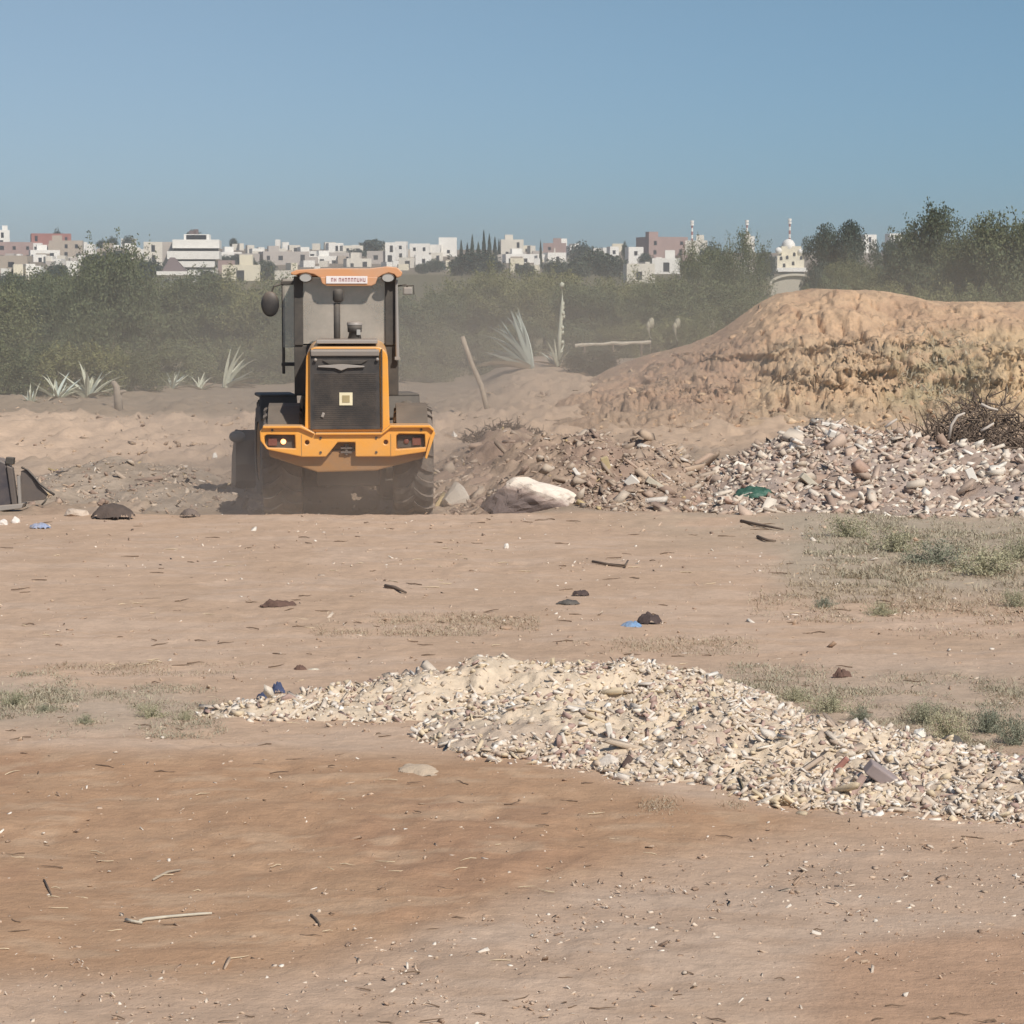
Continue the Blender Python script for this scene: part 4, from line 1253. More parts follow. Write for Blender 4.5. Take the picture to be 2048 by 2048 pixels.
CR = {
    'olive': [crown_mesh('crown', m_olive, 26000, 1.0, 1.0, .040, 300 + i, 46, .14) for i in range(4)],
    'yellow': [crown_mesh('crown', m_olive2, 24000, 1.0, 1.0, .038, 320 + i, 46, .18) for i in range(3)],
    'dense': [crown_mesh('crown', m_dense, 24000, 1.0, 1.0, .042, 340 + i, 22, .0) for i in range(2)],
    'solid': [crown_mesh('crown', m_solid, 34000, 1.0, 1.0, .042, 380 + i, 60, .08) for i in range(3)],
    'wispy': [crown_mesh('crown', m_olive, 15000, 1.0, 1.0, .036, 360 + i, 60, .30) for i in range(2)],
}
TRK = [trunk_mesh('trunk', .5, .055, 400 + i) for i in range(3)]
tree_list = [
 # px, top row, width px, depth, kind, label
 (-30, 561, 248, 62, 'olive', 'olive tree cut off by the left edge of the picture'),
 (60, 552, 205, 68, 'olive', 'greyish olive tree below the brick building at the far left'),
 (130, 542, 205, 72, 'olive', 'olive tree left of the tallest crown on the left side'),
 (222, 492, 215, 62, 'olive', 'tallest grey green olive tree on the left, over the forked stump'),
 (335, 564, 216, 73, 'olive', 'olive tree directly below the white roofed house'),
 (415, 546, 205, 73, 'olive', 'olive tree behind the agave with fanned leaves left of the loader'),
 (495, 549, 205, 73, 'yellow', 'greener olive tree behind the left mirror of the loader'),
 (575, 552, 183, 73, 'olive', 'olive tree behind the left side of the loader cab'),
 (660, 576, 183, 70, 'olive', 'olive tree seen through the cab window of the loader'),
 (760, 586, 183, 72, 'olive', 'olive tree behind the right side of the loader cab'),
 (850, 582, 205, 74, 'yellow', 'low olive tree just right of the loader cab'),
 (935, 552, 183, 78, 'yellow', 'yellowish olive tree above the top of the leaning pole'),
 (1010, 531, 194, 76, 'yellow', 'yellowish olive tree behind the large agave'),
 (1090, 542, 205, 80, 'yellow', 'olive tree behind the tall agave flower stalk'),
 (1180, 564, 194, 74, 'olive', 'olive tree behind the pale horizontal rail'),
 (1265, 546, 205, 80, 'yellow', 'olive tree left of the grey wispy tree, above the three small pale shoots'),
 (1335, 556, 183, 72, 'olive', 'olive tree standing just left of the foot of the orange mound'),
 (1405, 488, 130, 86, 'wispy', 'grey wispy tree, left half of the pair before the domed building'),
 (1478, 474, 140, 82, 'wispy', 'grey wispy tree with sparse crown nearest the domed building'),
 (1455, 560, 190, 70, 'olive', 'low dark olive tree on the left shoulder of the orange mound'),
 (1668, 432, 165, 100, 'dense', 'tall dark rounded tree immediately right of the domed building'),
 (1628, 440, 80, 101, 'dense', 'slim dark top leaning against the left of the tall rounded tree'),
 (1700, 520, 130, 84, 'yellow', 'small lighter tree on the crest below the tall dark tree'),
 (1755, 448, 90, 104, 'dense', 'small dark tree in the gap between the two big right hand crowns'),
 (1770, 505, 170, 88, 'solid', 'low olive tree in the gap above the crest of the mound'),
 (1868, 430, 210, 84, 'solid', 'broad olive tree above the highest part of the orange mound'),
 (1945, 470, 190, 80, 'solid', 'olive tree between the broad one and the one at the right edge'),
 (2035, 404, 230, 78, 'solid', 'large olive tree cut off by the right edge of the picture'),
]
for i, (px, pt, wd, Y, kind, lab) in enumerate(tree_list):
    x = (px - 1024) * Y / F
    zb_ = H1(x, Y)
    ztop = CAMZ + (HOR - pt) * Y / F
    h_ = ztop - zb_
    r_ = wd / 2 * Y / F
    o = empty('olive_tree' if kind != 'dense' else 'dark_tree', (x, Y, zb_), random.uniform(0, 6), lab, 'tree', 'trees between the field and the town')
    me = CR[kind][i % len(CR[kind])]
    lo_ = .10 if kind != 'wispy' else .16
    c = link('crown', me, o, (0, 0, h_ * lo_ * .6), (0, 0, 0), (r_ * 1.08, r_, h_ * (1 - lo_ * .6) / 1.92))
    t = link('trunk', TRK[i % 3], o, (0, 0, 0), (0, 0, 0), (min(h_ * .9, r_ * 1.1), min(h_ * .9, r_ * 1.1), h_ * .85))

# lower fringe of bushes below and between the trees
m_bushes = [crown_mesh('foliage', m_olive, 12000, 1.0, 1.0, .05, 420 + i, 26, .3) for i in range(2)] + [crown_mesh('foliage', m_olive2, 12000, 1.0, 1.0, .05, 425 + i, 26, .3) for i in range(2)]
bush_px = [(-20, 680, 200, 57), (70, 690, 190, 57.5), (165, 680, 190, 57), (260, 690, 170, 59), (345, 680, 180, 63), (435, 680, 170, 65), (520, 675, 170, 65), (600, 670, 170, 66), (690, 670, 130, 64), (780, 660, 130, 64), (860, 660, 140, 66),
           (950, 655, 140, 68), (1040, 640, 140, 70), (1140, 650, 150, 68), (1240, 640, 150, 68), (1330, 630, 140, 66), (1400, 620, 120, 64), (1660, 560, 150, 72), (1760, 560, 150, 74), (1850, 560, 160, 70), (1950, 570, 140, 72), (2040, 570, 160, 70)]
bl_words = ['beside the left edge', 'under the second olive tree from the left', 'left of the forked stump', 'right of the forked stump', 'behind the small left agave', 'behind the fanned left agave', 'left of the loader cab',
            'behind the left door of the cab', 'behind the exhaust stack', 'behind the grab rail of the cab', 'right of the cab', 'behind the leaning pole', 'behind the large agave', 'behind the low dark bush',
            'above the pale rail', 'behind the small pale shoots', 'at the left end of the mound', 'behind the left part of the mound crest', 'behind the mound crest under the gap',
            'behind the highest mound crest', 'behind the crest near the right edge', 'at the right edge behind the mound']
for i, (px, pt, wd, Y) in enumerate(bush_px):
    x = (px - 1024) * Y / F; zb_ = H1(x, Y); h_ = CAMZ + (HOR - pt) * Y / F - zb_; r_ = wd / 2 * Y / F
    o = link('bush', m_bushes[i % 4], None, (x, Y, zb_ - .35), (0, 0, i * 1.7), (r_ * 1.1, r_ * .9, (h_ + .35) / 2.0))
    tag(o, 'rounded grey green bush ' + bl_words[i], 'bush', 'bushes at the foot of the trees')
# the near-black rounded bush under the rail
p = gnd(1182, 752)
o = link('bush', crown_mesh('foliage', m_shrub_dark, 14000, 1, 1, .06, 440, 30, .05), None, (p.x, p.y + .4, p.z - .25), (0, 0, .4), (.82, .6, .44))
tag(o, 'low dark bush squatting right of the agaves under the pale rail', 'bush')

# low shrubs of the middle ground
def shrub_mesh(n, seed, m_, leaf=.05):
    rr = np.random.default_rng(seed)
    ns = 70
    a = rr.uniform(0, 2 * PI, ns); t = rr.uniform(.1, 1.35, ns)
    dr = np.stack([np.cos(a) * np.sin(t), np.sin(a) * np.sin(t), np.cos(t) * .8], -1) * rr.uniform(.6, 1.1, ns)[:, None]
    k = rr.integers(0, ns, n); u_ = rr.random(n) ** .6
    C = dr[k] * u_[:, None] + rr.normal(size=(n, 3)) * .045
    C[:, 2] = np.abs(C[:, 2])
    V, Fq = leaf_cards(C, leaf * rr.uniform(.5, 1.3, n))
    return np_mesh('low_shrub', V, Fq, m_, rnd=np.repeat(rr.random(n), 4))
SH = [shrub_mesh(3600, 500 + i, m_shrub) for i in range(4)]
shr = [(1700, 1075, 95, 45), (1790, 1105, 120, 50), (1880, 1130, 130, 50), (1975, 1150, 140, 55), (2040, 1120, 90, 45), (1650, 1215, 55, 22), (1760, 1230, 70, 28), (2030, 1215, 60, 40),
       (1590, 1405, 75, 32), (1660, 1425, 95, 42), (1720, 1440, 60, 30), (1850, 1450, 80, 55), (1900, 1480, 90, 60), (1975, 1470, 80, 60), (2035, 1490, 70, 62), (1430, 1395, 50, 20),
       (30, 1410, 70, 32), (90, 1425, 45, 20), (170, 1445, 45, 20), (300, 1435, 65, 30), (370, 1440, 40, 20), (1090, 1330, 0, 0)]
sw = ['leftmost shrub of the weed patch before the grey rubble', 'second shrub from the left before the grey rubble', 'middle shrub before the grey rubble heap', 'widest shrub before the grey rubble heap', 'shrub at the right edge below the grey rubble',
      'small shrub low in the open ground right of the blue cloth', 'small faded shrub beside a shallow scrape', 'faded shrub at the right edge of the open ground', 'shrub just behind the white ridge of the front pile', 'broad shrub behind the middle of the front pile',
      'small shrub right of the broad one behind the front pile', 'upright shrub beside the white stones', 'largest dark shrub next to the round black boulder', 'shrub between the largest one and the right edge', 'shrub at the right edge above the front pile', 'tiny shrub above the white ridge of the front pile',
      'grey shrub at the left edge level with the front pile', 'tiny shrub close to the left edge', 'tiny faded shrub left of the pile tip', 'rounded grey shrub left of the pile tip', 'tiny shrub touching the left tip of the front pile', '']
for i, (px, py, wd, hp) in enumerate(shr):
    if wd == 0: continue
    p = gnd(px, py); r_ = wd / 2 * p.y / F; h_ = hp * p.y / F
    o = link('low_shrub', SH[i % 4], None, (p.x, p.y, p.z - .01), (0, 0, i * 2.1), (r_ * 1.45, r_ * 1.3, h_ * 1.35))
    tag(o, sw[i], 'shrub', 'low grey green shrubs on the waste ground')

# ------------------------------------------------------------------ agaves
m_agave = mat('agave_leaf', (.50, .56, .50), .6, .25, 3)
m_agave_p = mat('pale_agave_leaf', (.55, .56, .44), .65, .25, 3)
def agave_leaf(bend, m_):
    mb = MB(); n = 7; vs = []; fs = []
    for k in range(n + 1):
        t = k / n
        w_ = .080 * (1 - t) ** .6 * (.65 + .9 * t * (1 - t) * 2) + .001
        y = t; z = math.sin(t * bend) * .12 - t * t * bend * .22
        vs += [(-w_, y, z + w_ * .55), (0, y, z), (w_, y, z + w_ * .55), (0, y, z - .035 * (1 - t))]
    for k in range(n):
        q = k * 4
        for j in range(4):
            fs.append((q + j, q + (j + 1) % 4, q + 4 + (j + 1) % 4, q + 4 + j))
    fs += [(0, 3, 2, 1)]
    mb.add(vs, fs)
    return mb.mesh('leaf', m_)
m_shoot = mat('dry_shoot', (.42, .39, .29), .8, .25, 6)
m_agave_d = mat('dead_agave_leaf', (.36, .29, .20), .8, .3, 3)
LEAF_DEAD = [agave_leaf(b, m_agave_d) for b in (1.0, 1.6)]
LEAF = [agave_leaf(b, m_agave) for b in (0.1, .7, 1.5)] + [agave_leaf(b, m_agave_p) for b in (.3, 1.3)]
def agave(px, py, wpx, hpx, n, label, seed, pale=False, lean=None, stalk=None):
    rr = random.Random(seed)
    p = gnd(px, py); s_ = p.y / F
    o = empty('agave', p, 0, label, 'agave plant', 'agaves along the foot of the trees')
    Lm = max(wpx / 2, hpx) * s_
    for k in range(n):
        el = rr.uniform(18, 78); az = rr.uniform(-80, 80) if k % 3 else rr.uniform(100, 260)
        if lean is not None:
            az = lean[0] + rr.uniform(-1, 1) * lean[1]
            el = rr.uniform(18, 82)
        l_ = Lm * rr.uniform(.5, 1.08)
        me = LEAF[rr.choice((3, 4)) if (pale and rr.random() < .7) else rr.choice((0, 0, 1, 2))]
        if rr.random() < .16:
            me = rr.choice(LEAF_DEAD); el = rr.uniform(2, 22)
        lf = link('leaf', me, o, (rr.uniform(-.05, .05), rr.uniform(-.05, .05), 0), (rad(el), 0, rad(az)), (min(l_ * .85, .75), l_, l_))
        lf.rotation_mode = 'ZYX' if False else 'XYZ'
    if stalk:
        mb = MB(); h_ = stalk * s_
        q = [(0, 0, 0), (.02 * h_, 0, h_ * .4), (.05 * h_, 0, h_ * .75), (.045 * h_, 0, h_)]
        mb.tube(q, [.055, .05, .042, .03], 8)
        mb.sphere((.045 * h_, 0, h_ * .985), (.055, .05, .07), 8, 6, .3)
        for k in range(9): mb.sphere((.05 * h_ + rr.uniform(-.03, .03), rr.uniform(-.03, .03), h_ * rr.uniform(.15, .95)), (.05, .04, .05), 6, 4, .3)
        build(mb, 'flower_stalk', m_agave_p, o, smooth=True)
    return o
agave(1062, 738, 245, 104, 44, 'large blue green agave with long leaves fanned out to the left', 1, lean=(78, 48))
agave(1116, 734, 96, 62, 34, 'agave with pale curled leaves and one tall bare flower stalk', 2, pale=True, stalk=165)
agave(450, 776, 150, 88, 24, 'agave with straight leaves fanned to the right, left of the loader', 3, pale=True, lean=(-70, 55))
agave(400, 780, 76, 58, 16, 'small agave with one thick bleached leaf, left of the fanned agave', 4, pale=True)
agave(345, 778, 90, 50, 18, 'low agave half hidden at the edge of the bushes', 5, pale=True)
agave(178, 800, 90, 88, 24, 'agave with upright broken leaves, nearest the forked stump', 6, pale=True)
agave(115, 800, 100, 74, 24, 'middle agave of the left clump, leaves bent over', 7, pale=True)
agave(62, 806, 90, 46, 18, 'sprawling agave nearest the left edge', 8, pale=True)
for (px, py, hp, lab) in ((1300, 655, 26, 'short pale shoot, left of three above the mound foot'), (1353, 662, 36, 'tallest of three pale shoots above the mound foot'), (1422, 665, 34, 'right hand pale shoot with a thick bent head')):
    Y = 64.0; q0 = at(px, py + 30, Y); q0.z = H1(q0.x, Y)
    top_ = at(px, py - hp * .6, Y).z - q0.z
    mb = MB(); mb.tube([(0, 0, 0), (.02, 0, top_ * .5), (-.05, 0, top_ * .8), (0.04, 0, top_)], [.03, .03, .05, .05], 7)
    mb.sphere((.03, 0, top_ - .08), (.075, .05, .12), 9, 6, .25); mb.sphere((-.04, 0, top_ * .86), (.06, .05, .10), 8, 6, .25)
    tag(build(mb, 'dried_flower_shoot', m_shoot, smooth=True, loc=q0), lab, 'plant')

# ------------------------------------------------------------------ poles, rail, stump, sticks
m_pole = mat('weathered_pole', (.46, .38, .29), .9, .35, 12, .004)
m_pale = mat('bleached_wood', (.60, .54, .43), .9, .3, 12, .004)
m_dkwood = mat('dark_wood', (.19, .14, .105), .9, .35, 14, .006)
q0 = gnd(980, 822); qt = at(924, 673, q0.y)
mb = MB(); d = qt - q0
mb.tube([(0, 0, -.2), tuple(d * .33 + Vector((.015, 0, 0))), tuple(d * .66 + Vector((-.01, 0, 0))), tuple(d)], [.058, .052, .046, .050], 9)
tag(build(mb, 'leaning_pole', m_pole, smooth=True, loc=q0), 'weathered wooden pole leaning to the left beside the large agave', 'pole')
a = at(1150, 690, 64); b = at(1302, 684, 64)
mb = MB(); n_ = 8; pts = [a.lerp(b, k / n_) + Vector((0, 0, random.uniform(-.02, .02))) for k in range(n_ + 1)]
rl = empty('rail', (a.x, a.y, H1(a.x, a.y)), 0, 'thin pale rail lying level above the low dark bush', 'rail')
mb.tube([p_ - Vector((a.x, a.y, H1(a.x, a.y))) for p_ in pts], [.045 + random.uniform(-.01, .01) for _ in pts], 7); build(mb, 'bar', m_pale, rl)
for k in (1, 4, 7):
    mb = MB(); q = pts[k] - rl.location; mb.tube([(q.x, q.y, -.1), (q.x, q.y, q.z)], [.035, .03], 6); build(mb, 'post', m_dkwood, rl)
p = gnd(238, 820); s_ = p.y / F
mb = MB(); mb.tube([(0, 0, -.1), (-.02, 0, 25 * s_), (-.05, 0, 45 * s_), (-.12, 0, 55 * s_)], [.10, .085, .07, .05], 8); mb.tube([(-.03, 0, 28 * s_), (.08, 0, 36 * s_), (.16, .02, 36 * s_)], [.06, .04, .02], 7); mb.tube([(-.05, 0, 42 * s_), (-.14, .02, 56 * s_)], [.05, .02], 6)
tag(build(mb, 'tree_stump', mat('stump_wood', (.36, .30, .24), .95, .35, 10, .01), smooth=True, loc=p), 'grey forked stump standing at the edge of the left bushes', 'stump')
def stick(name, pts_px, r_, m_, label, cat='stick', lift=.5):
    P_ = [gnd(*q) for q in pts_px]
    for q in P_: q.z += r_ * (1 + random.uniform(0, lift))
    o0 = P_[0].copy(); mb = MB()
    mb.tube([q - o0 for q in P_], [r_ * random.uniform(.8, 1.1) for q in P_[:-1]] + [r_ * .6], 7)
    return tag(build(mb, name, m_, smooth=True, loc=o0), label, cat)
stick('stick', [(278, 1849), (290, 1843), (340, 1838), (400, 1832), (424, 1834)], .007, m_pale, 'pale straight stick on red soil at the bottom left')
stick('stick', [(252, 1846), (265, 1848), (284, 1853)], .008, m_pale, 'short pale stub touching the left end of the straight stick')
stick('stick', [(306, 1765), (320, 1755), (335, 1750), (362, 1744)], .006, m_pole, 'thin curved pale stick above the straight stick')
stick('stick', [(622, 1836), (632, 1844), (641, 1854)], .005, m_dkwood, 'short dark stick on red soil right of the pale straight stick')
stick('stick', [(1482, 1048), (1510, 1052), (1540, 1058), (1566, 1063)], .018, m_dkwood, 'long dark stick lying left of the olive weed carpet')
stick('stick', [(1515, 1078), (1535, 1084), (1552, 1085)], .016, m_dkwood, 'shorter dark stick just below the long dark one')
stick('stick', [(1185, 1128), (1215, 1132), (1250, 1136), (1256, 1126)], .013, m_dkwood, 'bent brown twig above the dark crumpled rag')
stick('stick', [(770, 1178), (790, 1180), (812, 1190)], .016, m_dkwood, 'brown twig in open ground right of the brown sack')
stick('stick', [(1530, 1440), (1590, 1452), (1650, 1462), (1700, 1470)], .010, m_pale, 'long pale branch lying along the back of the front pile')
stick('stick', [(1635, 1440), (1665, 1456), (1690, 1478)], .012, m_pale, 'pale branch sloping down the back of the front pile')
stick('stick', [(88, 1766), (96, 1780), (104, 1795)], .0045, m_dkwood, 'small dark forked twig at the bottom left')

# ------------------------------------------------------------------ cloths, bags, boulders and scrap
def rag(name, px, py, wpx, hpx, m_, label, cat, seed, depth=None, crumple=.35, n=26):
    """a crumpled sheet: a low dome with folds"""
    p = gnd(px, py); s_ = p.y / F
    w_, h_ = wpx * s_, hpx * s_; dp = depth or w_ * .7
    xs = np.linspace(-1, 1, n); X, Y = np.meshgrid(xs, xs)
    r_ = np.sqrt(X ** 2 + Y ** 2) * (1 + (fbm(X * 1.5 + seed * 9, Y * 1.5, 600 + seed, 3) - .5) * 1.0)
    prof = np.clip(1 - r_ ** 2, 0, 1) ** .6
    fold = np.abs(fbm(X * 2.6 + seed, Y * 2.6, 610 + seed, 4) - .5) * 2
    Z = prof * h_ * (1.05 - crumple * (1 - fold)) - .012
    ok = prof > 0.0
    me = grid_mesh(name, X * w_ / 2, Y * dp / 2, Z, m_)
    bm = bmesh.new(); bm.from_mesh(me); bm.verts.ensure_lookup_table()
    bmesh.ops.delete(bm, geom=[bm.verts[i] for i in np.where(~ok.ravel())[0]], context='VERTS'); bm.to_mesh(me); bm.free()
    o = link(name, me, None, p, (0, 0, random.uniform(-.2, .2)))
    return tag(o, label, cat)
m_blue = mat('light_blue_plastic', (.17, .33, .56), .5, .35, 14, .012, c2=(.24, .27, .33))
m_pblue = mat('pale_blue_plastic', (.28, .36, .56), .6, .3, 14, .012, c2=(.33, .31, .32))
m_navy = mat('navy_cloth', (.065, .085, .17), .85, .4, 12, .01)
m_brag = mat('brown_black_cloth', (.085, .06, .055), .9, .4, 10, .01)
m_bark2 = mat('brown_sacking', (.17, .10, .075), .9, .45, 16, .01)
m_drock = mat('dark_rock', (.13, .115, .10), .85, .35, 7, .02)
rag('dark_cloth', 1296, 1250, 55, 30, m_brag, 'dark crumpled cloth lying against the light blue one', 'cloth', 1)
rag('blue_cloth', 1262, 1254, 48, 18, m_blue, 'light blue plastic sheet on the open ground', 'plastic sheet', 2)
rag('crumpled_rag', 1162, 1193, 36, 18, m_brag, 'grey black rag, upper lump of the pair in open ground', 'rag', 3)
rag('crumpled_rag', 1136, 1210, 50, 14, m_drock, 'grey rag stretched below the black lump in open ground', 'rag', 4)
rag('brown_sack', 556, 1214, 78, 24, m_bark2, 'flattened dark brown sack alone on the pale ground', 'sack', 5, crumple=.6)
rag('navy_bag', 555, 1388, 36, 30, m_navy, 'crumpled navy bag on the left shoulder of the front pile, upper part', 'bag', 6)
rag('navy_bag', 530, 1402, 34, 26, m_navy, 'crumpled navy bag on the left shoulder of the front pile, lower part', 'bag', 7)
rag('blue_bag', 82, 1056, 44, 16, m_pblue, 'pale blue plastic bag beside the scrap at the left edge', 'bag', 8)
rag('dirt_heap', 224, 1038, 102, 34, mat('dark_dirt', (.12, .09, .075), .95, .3, 12, .02), 'dark heap of dirt between the scrap and the loader', 'dirt heap', 9, crumple=.2)
rag('dirt_heap', 378, 1034, 44, 20, mat('brown_dirt', (.21, .165, .14), .95, .3, 12, .02), 'small round brown heap next to the loader bucket', 'dirt heap', 10, crumple=.15)
rag('brown_clod', 1684, 1358, 40, 30, m_bark2, 'dark brown clod standing alone behind the front pile', 'clod', 11, crumple=.5)
rag('dark_clod', 600, 1340, 30, 16, m_bark2, 'small dark brown clod above the navy bag', 'clod', 12)
rag('pale_rag', 628, 1341, 30, 8, m_pale, 'pale scrap of paper right of the small dark clod', 'scrap', 13)
rag('flat_pale_stone', 842, 1540, 92, 14, mat('flat_stone', (.60, .47, .34), .9, .2, 20, .01), 'flat pale slab of soil at the foot of the front pile', 'stone', 14, depth=.35, crumple=.2)

def boulder(name, px, py, wpx, hpx, m_, label, seed, dp=.8, sub=3, amp=.28, sink=.12, cat='boulder', rz=0):
    p = gnd(px, py); s_ = p.y / F; w_, h_ = wpx * s_, hpx * s_
    bm = bmesh.new()
    rb = random.Random(seed * 3 + 1)
    for k in range(20):
        v = Vector((rb.gauss(0, 1), rb.gauss(0, 1), rb.gauss(0, 1))).normalized()
        bm.verts.new(v * rb.uniform(.78, 1.12))
    bmesh.ops.convex_hull(bm, input=bm.verts)
    bmesh.ops.delete(bm, geom=[v for v in bm.verts if not v.link_faces], context='VERTS')
    bmesh.ops.subdivide_edges(bm, edges=bm.edges, cuts=max(sub - 1, 1) * 2, use_grid_fill=True)
    from mathutils import noise as mn
    for v in bm.verts:
        c = v.co.copy()
        k = 1 + amp * .45 * mn.fractal(c * 1.1 + Vector((seed, 0, 0)), .8, 2.1, 4) + amp * .35 * mn.noise(c * 4 + Vector((seed, 3, 0)))
        v.co = c * k
        for nrm, dd in ((Vector((.3, -.7, .5)).normalized(), .80), (Vector((-.7, -.2, .6)).normalized(), .84), (Vector((.8, .1, .4)).normalized(), .85)):
            e = v.co.dot(nrm) - dd
            if e > 0: v.co -= nrm * e * .85
        v.co.z = max(v.co.z, -.4)
    me = bpy.data.meshes.new(name)
    zs = [v.co.z for v in bm.verts]
    hz_ = max(zs) - min(zs)
    for v in bm.verts:
        v.co = Vector((v.co.x * w_ / 2, v.co.y * w_ / 2 * dp, (v.co.z - min(zs)) / hz_ * h_ * (1 + sink) - h_ * sink))
    bm.to_mesh(me); bm.free(); me.materials.append(m_)
    o = link(name, me, None, (p.x, p.y + w_ * dp * .3, p.z), (0, 0, rz))
    return tag(o, label, cat)
# boulder whose top carries a crust of whitewash
m_bd, t_, b_ = nodes('whitewashed_boulder')
g_ = N(t_, 'ShaderNodeTexCoord'); sp_ = N(t_, 'ShaderNodeSeparateXYZ'); t_.links.new(g_.outputs['Object'], sp_.inputs[0])
nn = noise(t_, 3.0, 5, .6)
ad = N(t_, 'ShaderNodeMath', operation='MULTIPLY_ADD'); ad.inputs[1].default_value = .35; t_.links.new(nn, ad.inputs[0])
ax = N(t_, 'ShaderNodeMath', operation='MULTIPLY_ADD'); ax.inputs[1].default_value = .22; t_.links.new(sp_.outputs['X'], ax.inputs[0]); t_.links.new(sp_.outputs['Z'], ax.inputs[2]); t_.links.new(ax.outputs[0], ad.inputs[2])
t_.links.new(ramp(t_, ad.outputs[0], [(.31, (.15, .115, .105)), (.39, (.34, .26, .225)), (.48, (.76, .67, .57))]), b_.inputs['Base Color']); b_.inputs['Roughness'].default_value = .9
bump(t_, b_, noise(t_, 9, 6, .65), .8, .03)
boulder('boulder', 1068, 1024, 205, 68, m_bd, 'big dark boulder with a whitewashed top just right of the loader', 2, dp=.6, sub=4, amp=.42)
boulder('concrete_block', 910, 1014, 66, 50, mat('pale_concrete', (.56, .50, .43), .9, .15, 5, .01), 'pale concrete block beside the right rear tyre of the loader', 5, dp=.7, sub=2, amp=.1, cat='concrete block')
boulder('dark_boulder', 1905, 1502, 62, 30, m_drock, 'round blackish boulder behind the right end of the front pile', 8, sub=3, amp=.12, cat='boulder')
boulder('white_stone', 1838, 1478, 32, 20, mat('white_stone', (.80, .76, .68), .8, .1, 9), 'white stone left of the round blackish boulder', 9, sub=2, cat='stone')
boulder('white_stone', 1815, 1465, 14, 12, mat('white_stone', (.80, .76, .68), .8, .1, 9), 'small white stone above the larger white one by the shrub', 10, sub=2, cat='stone')
boulder('grey_stone', 1770, 1592, 58, 40, mat('mauve_stone', (.30, .23, .21), .85, .2, 9, .01), 'dark mauve stone in the lower right of the front pile', 11, sub=2, cat='stone')
boulder('pale_slab', 1445, 1510, 70, 60, mat('pale_slab', (.66, .60, .53), .85, .15, 6, .01), 'broad pale slab standing in the white ridge of the front pile', 12, sub=2, cat='stone', dp=.4)
boulder('pale_slab', 1220, 1545, 50, 34, mat('pale_slab', (.66, .60, .53), .85, .15, 6, .01), 'pale slab on the near side of the front pile', 13, sub=2, cat='stone', dp=.5)
# pieces with a look of their own in the heaps
def slab_on(px, py, Y, dims, rot, m_, name, label, cat):
    q = at(px, py, Y); mb = MB(); mb.box((0, 0, 0), dims)
    o = build(mb, name, m_, loc=q, rot=rot, bevel=.01); return tag(o, label, cat)
m_wp = mat('whitewash', (.78, .74, .67), .8, .12, 6)
def surf(px, py, hh_, y0, y1):
    """first point of a heap seen at a pixel"""
    d = ray(px, py); ys = np.linspace(y0, y1, 900); k = ys / d.y
    xs_ = d.x * k; diff = CAMZ + d.z * k - (H(xs_, ys) + hh_(xs_, ys)); i = int(np.argmax(diff < 0))
    return Vector((xs_[i], ys[i], float(CAMZ + d.z * k[i])))
for (px, py, dims, rot, m_, nm, lab, cat, hh_, ya, yb) in (
    (1663, 852, (.28, .06, .05), (0, rad(8), 0), m_wp, 'white_batten', 'white batten on the very top of the grey rubble heap', 'batten', hb, 28, 39),
    (1690, 966, (.20, .05, .05), (0, rad(35), .2), m_wp, 'white_batten', 'bright white batten low on the front of the grey heap', 'batten', hb, 28, 39),
    (1945, 958, (.10, .05, .26), (0, rad(-25), 0), m_wp, 'white_board', 'bright white board standing in the right part of the grey heap', 'board', hb, 28, 39),
    (1590, 895, (.13, .10, .16), (0, rad(25), .3), m_wp, 'pale_block', 'large pale block at the upper left of the grey heap', 'block', hb, 28, 39),
    (1620, 968, (.30, .10, .08), (0, rad(40), .2), m_pale, 'grey_beam', 'short pale beam sloping down the front of the grey heap', 'beam', hb, 28, 39),
    (1668, 873, (.16, .10, .09), (.3, rad(20), .3), m_wp, 'pale_block', 'pale block just below the white batten on the grey heap', 'block', hb, 28, 39),
    (1264, 966, (.15, .05, .14), (.4, rad(40), .3), m_wp, 'white_board', 'white triangular board at the foot of the brown slope', 'board', hm, 29, 42),
    (1153, 948, (.05, .05, .15), (0, rad(-35), .2), m_wp, 'white_batten', 'small white batten on the brown slope above the boulder', 'batten', hm, 29, 42),
    (1312, 973, (.28, .10, .08), (0, rad(32), .1), m_pale, 'grey_beam', 'pale beam lying near the foot of the brown slope', 'beam', hm, 29, 42),
    (1215, 940, (.10, .06, .34), (.2, rad(-20), .1), mat('yellow_board', (.55, .44, .25), .85, .2, 8), 'yellow_board', 'yellowish board sliding down the brown slope', 'board', hm, 29, 42),
    (1220, 1470, (.035, .03, .13), (.2, rad(-15), .1), m_wp, 'white_shard', 'white shard standing upright in the front pile', 'shard', hf, 12, 17),
    (1680, 1535, (.03, .03, .12), (.2, rad(40), .1), mat('brick_shard', (.42, .20, .16), .85, .2, 8), 'brick_shard', 'pink brick shard leaning in the right part of the front pile', 'shard', hf, 12, 17),
    (1765, 1560, (.20, .08, .07), (.3, rad(35), .2), mat('grey_masonry', (.34, .28, .27), .85, .2, 8), 'grey_block', 'grey masonry block in the right part of the front pile', 'block', hf, 12, 17)):
    q = surf(px, py, hh_, ya, yb); mb = MB(); mb.box((0, 0, 0), dims); q.z += min(dims) * .3
    tag(build(mb, nm, m_, loc=q, rot=rot, bevel=.008), lab, cat)
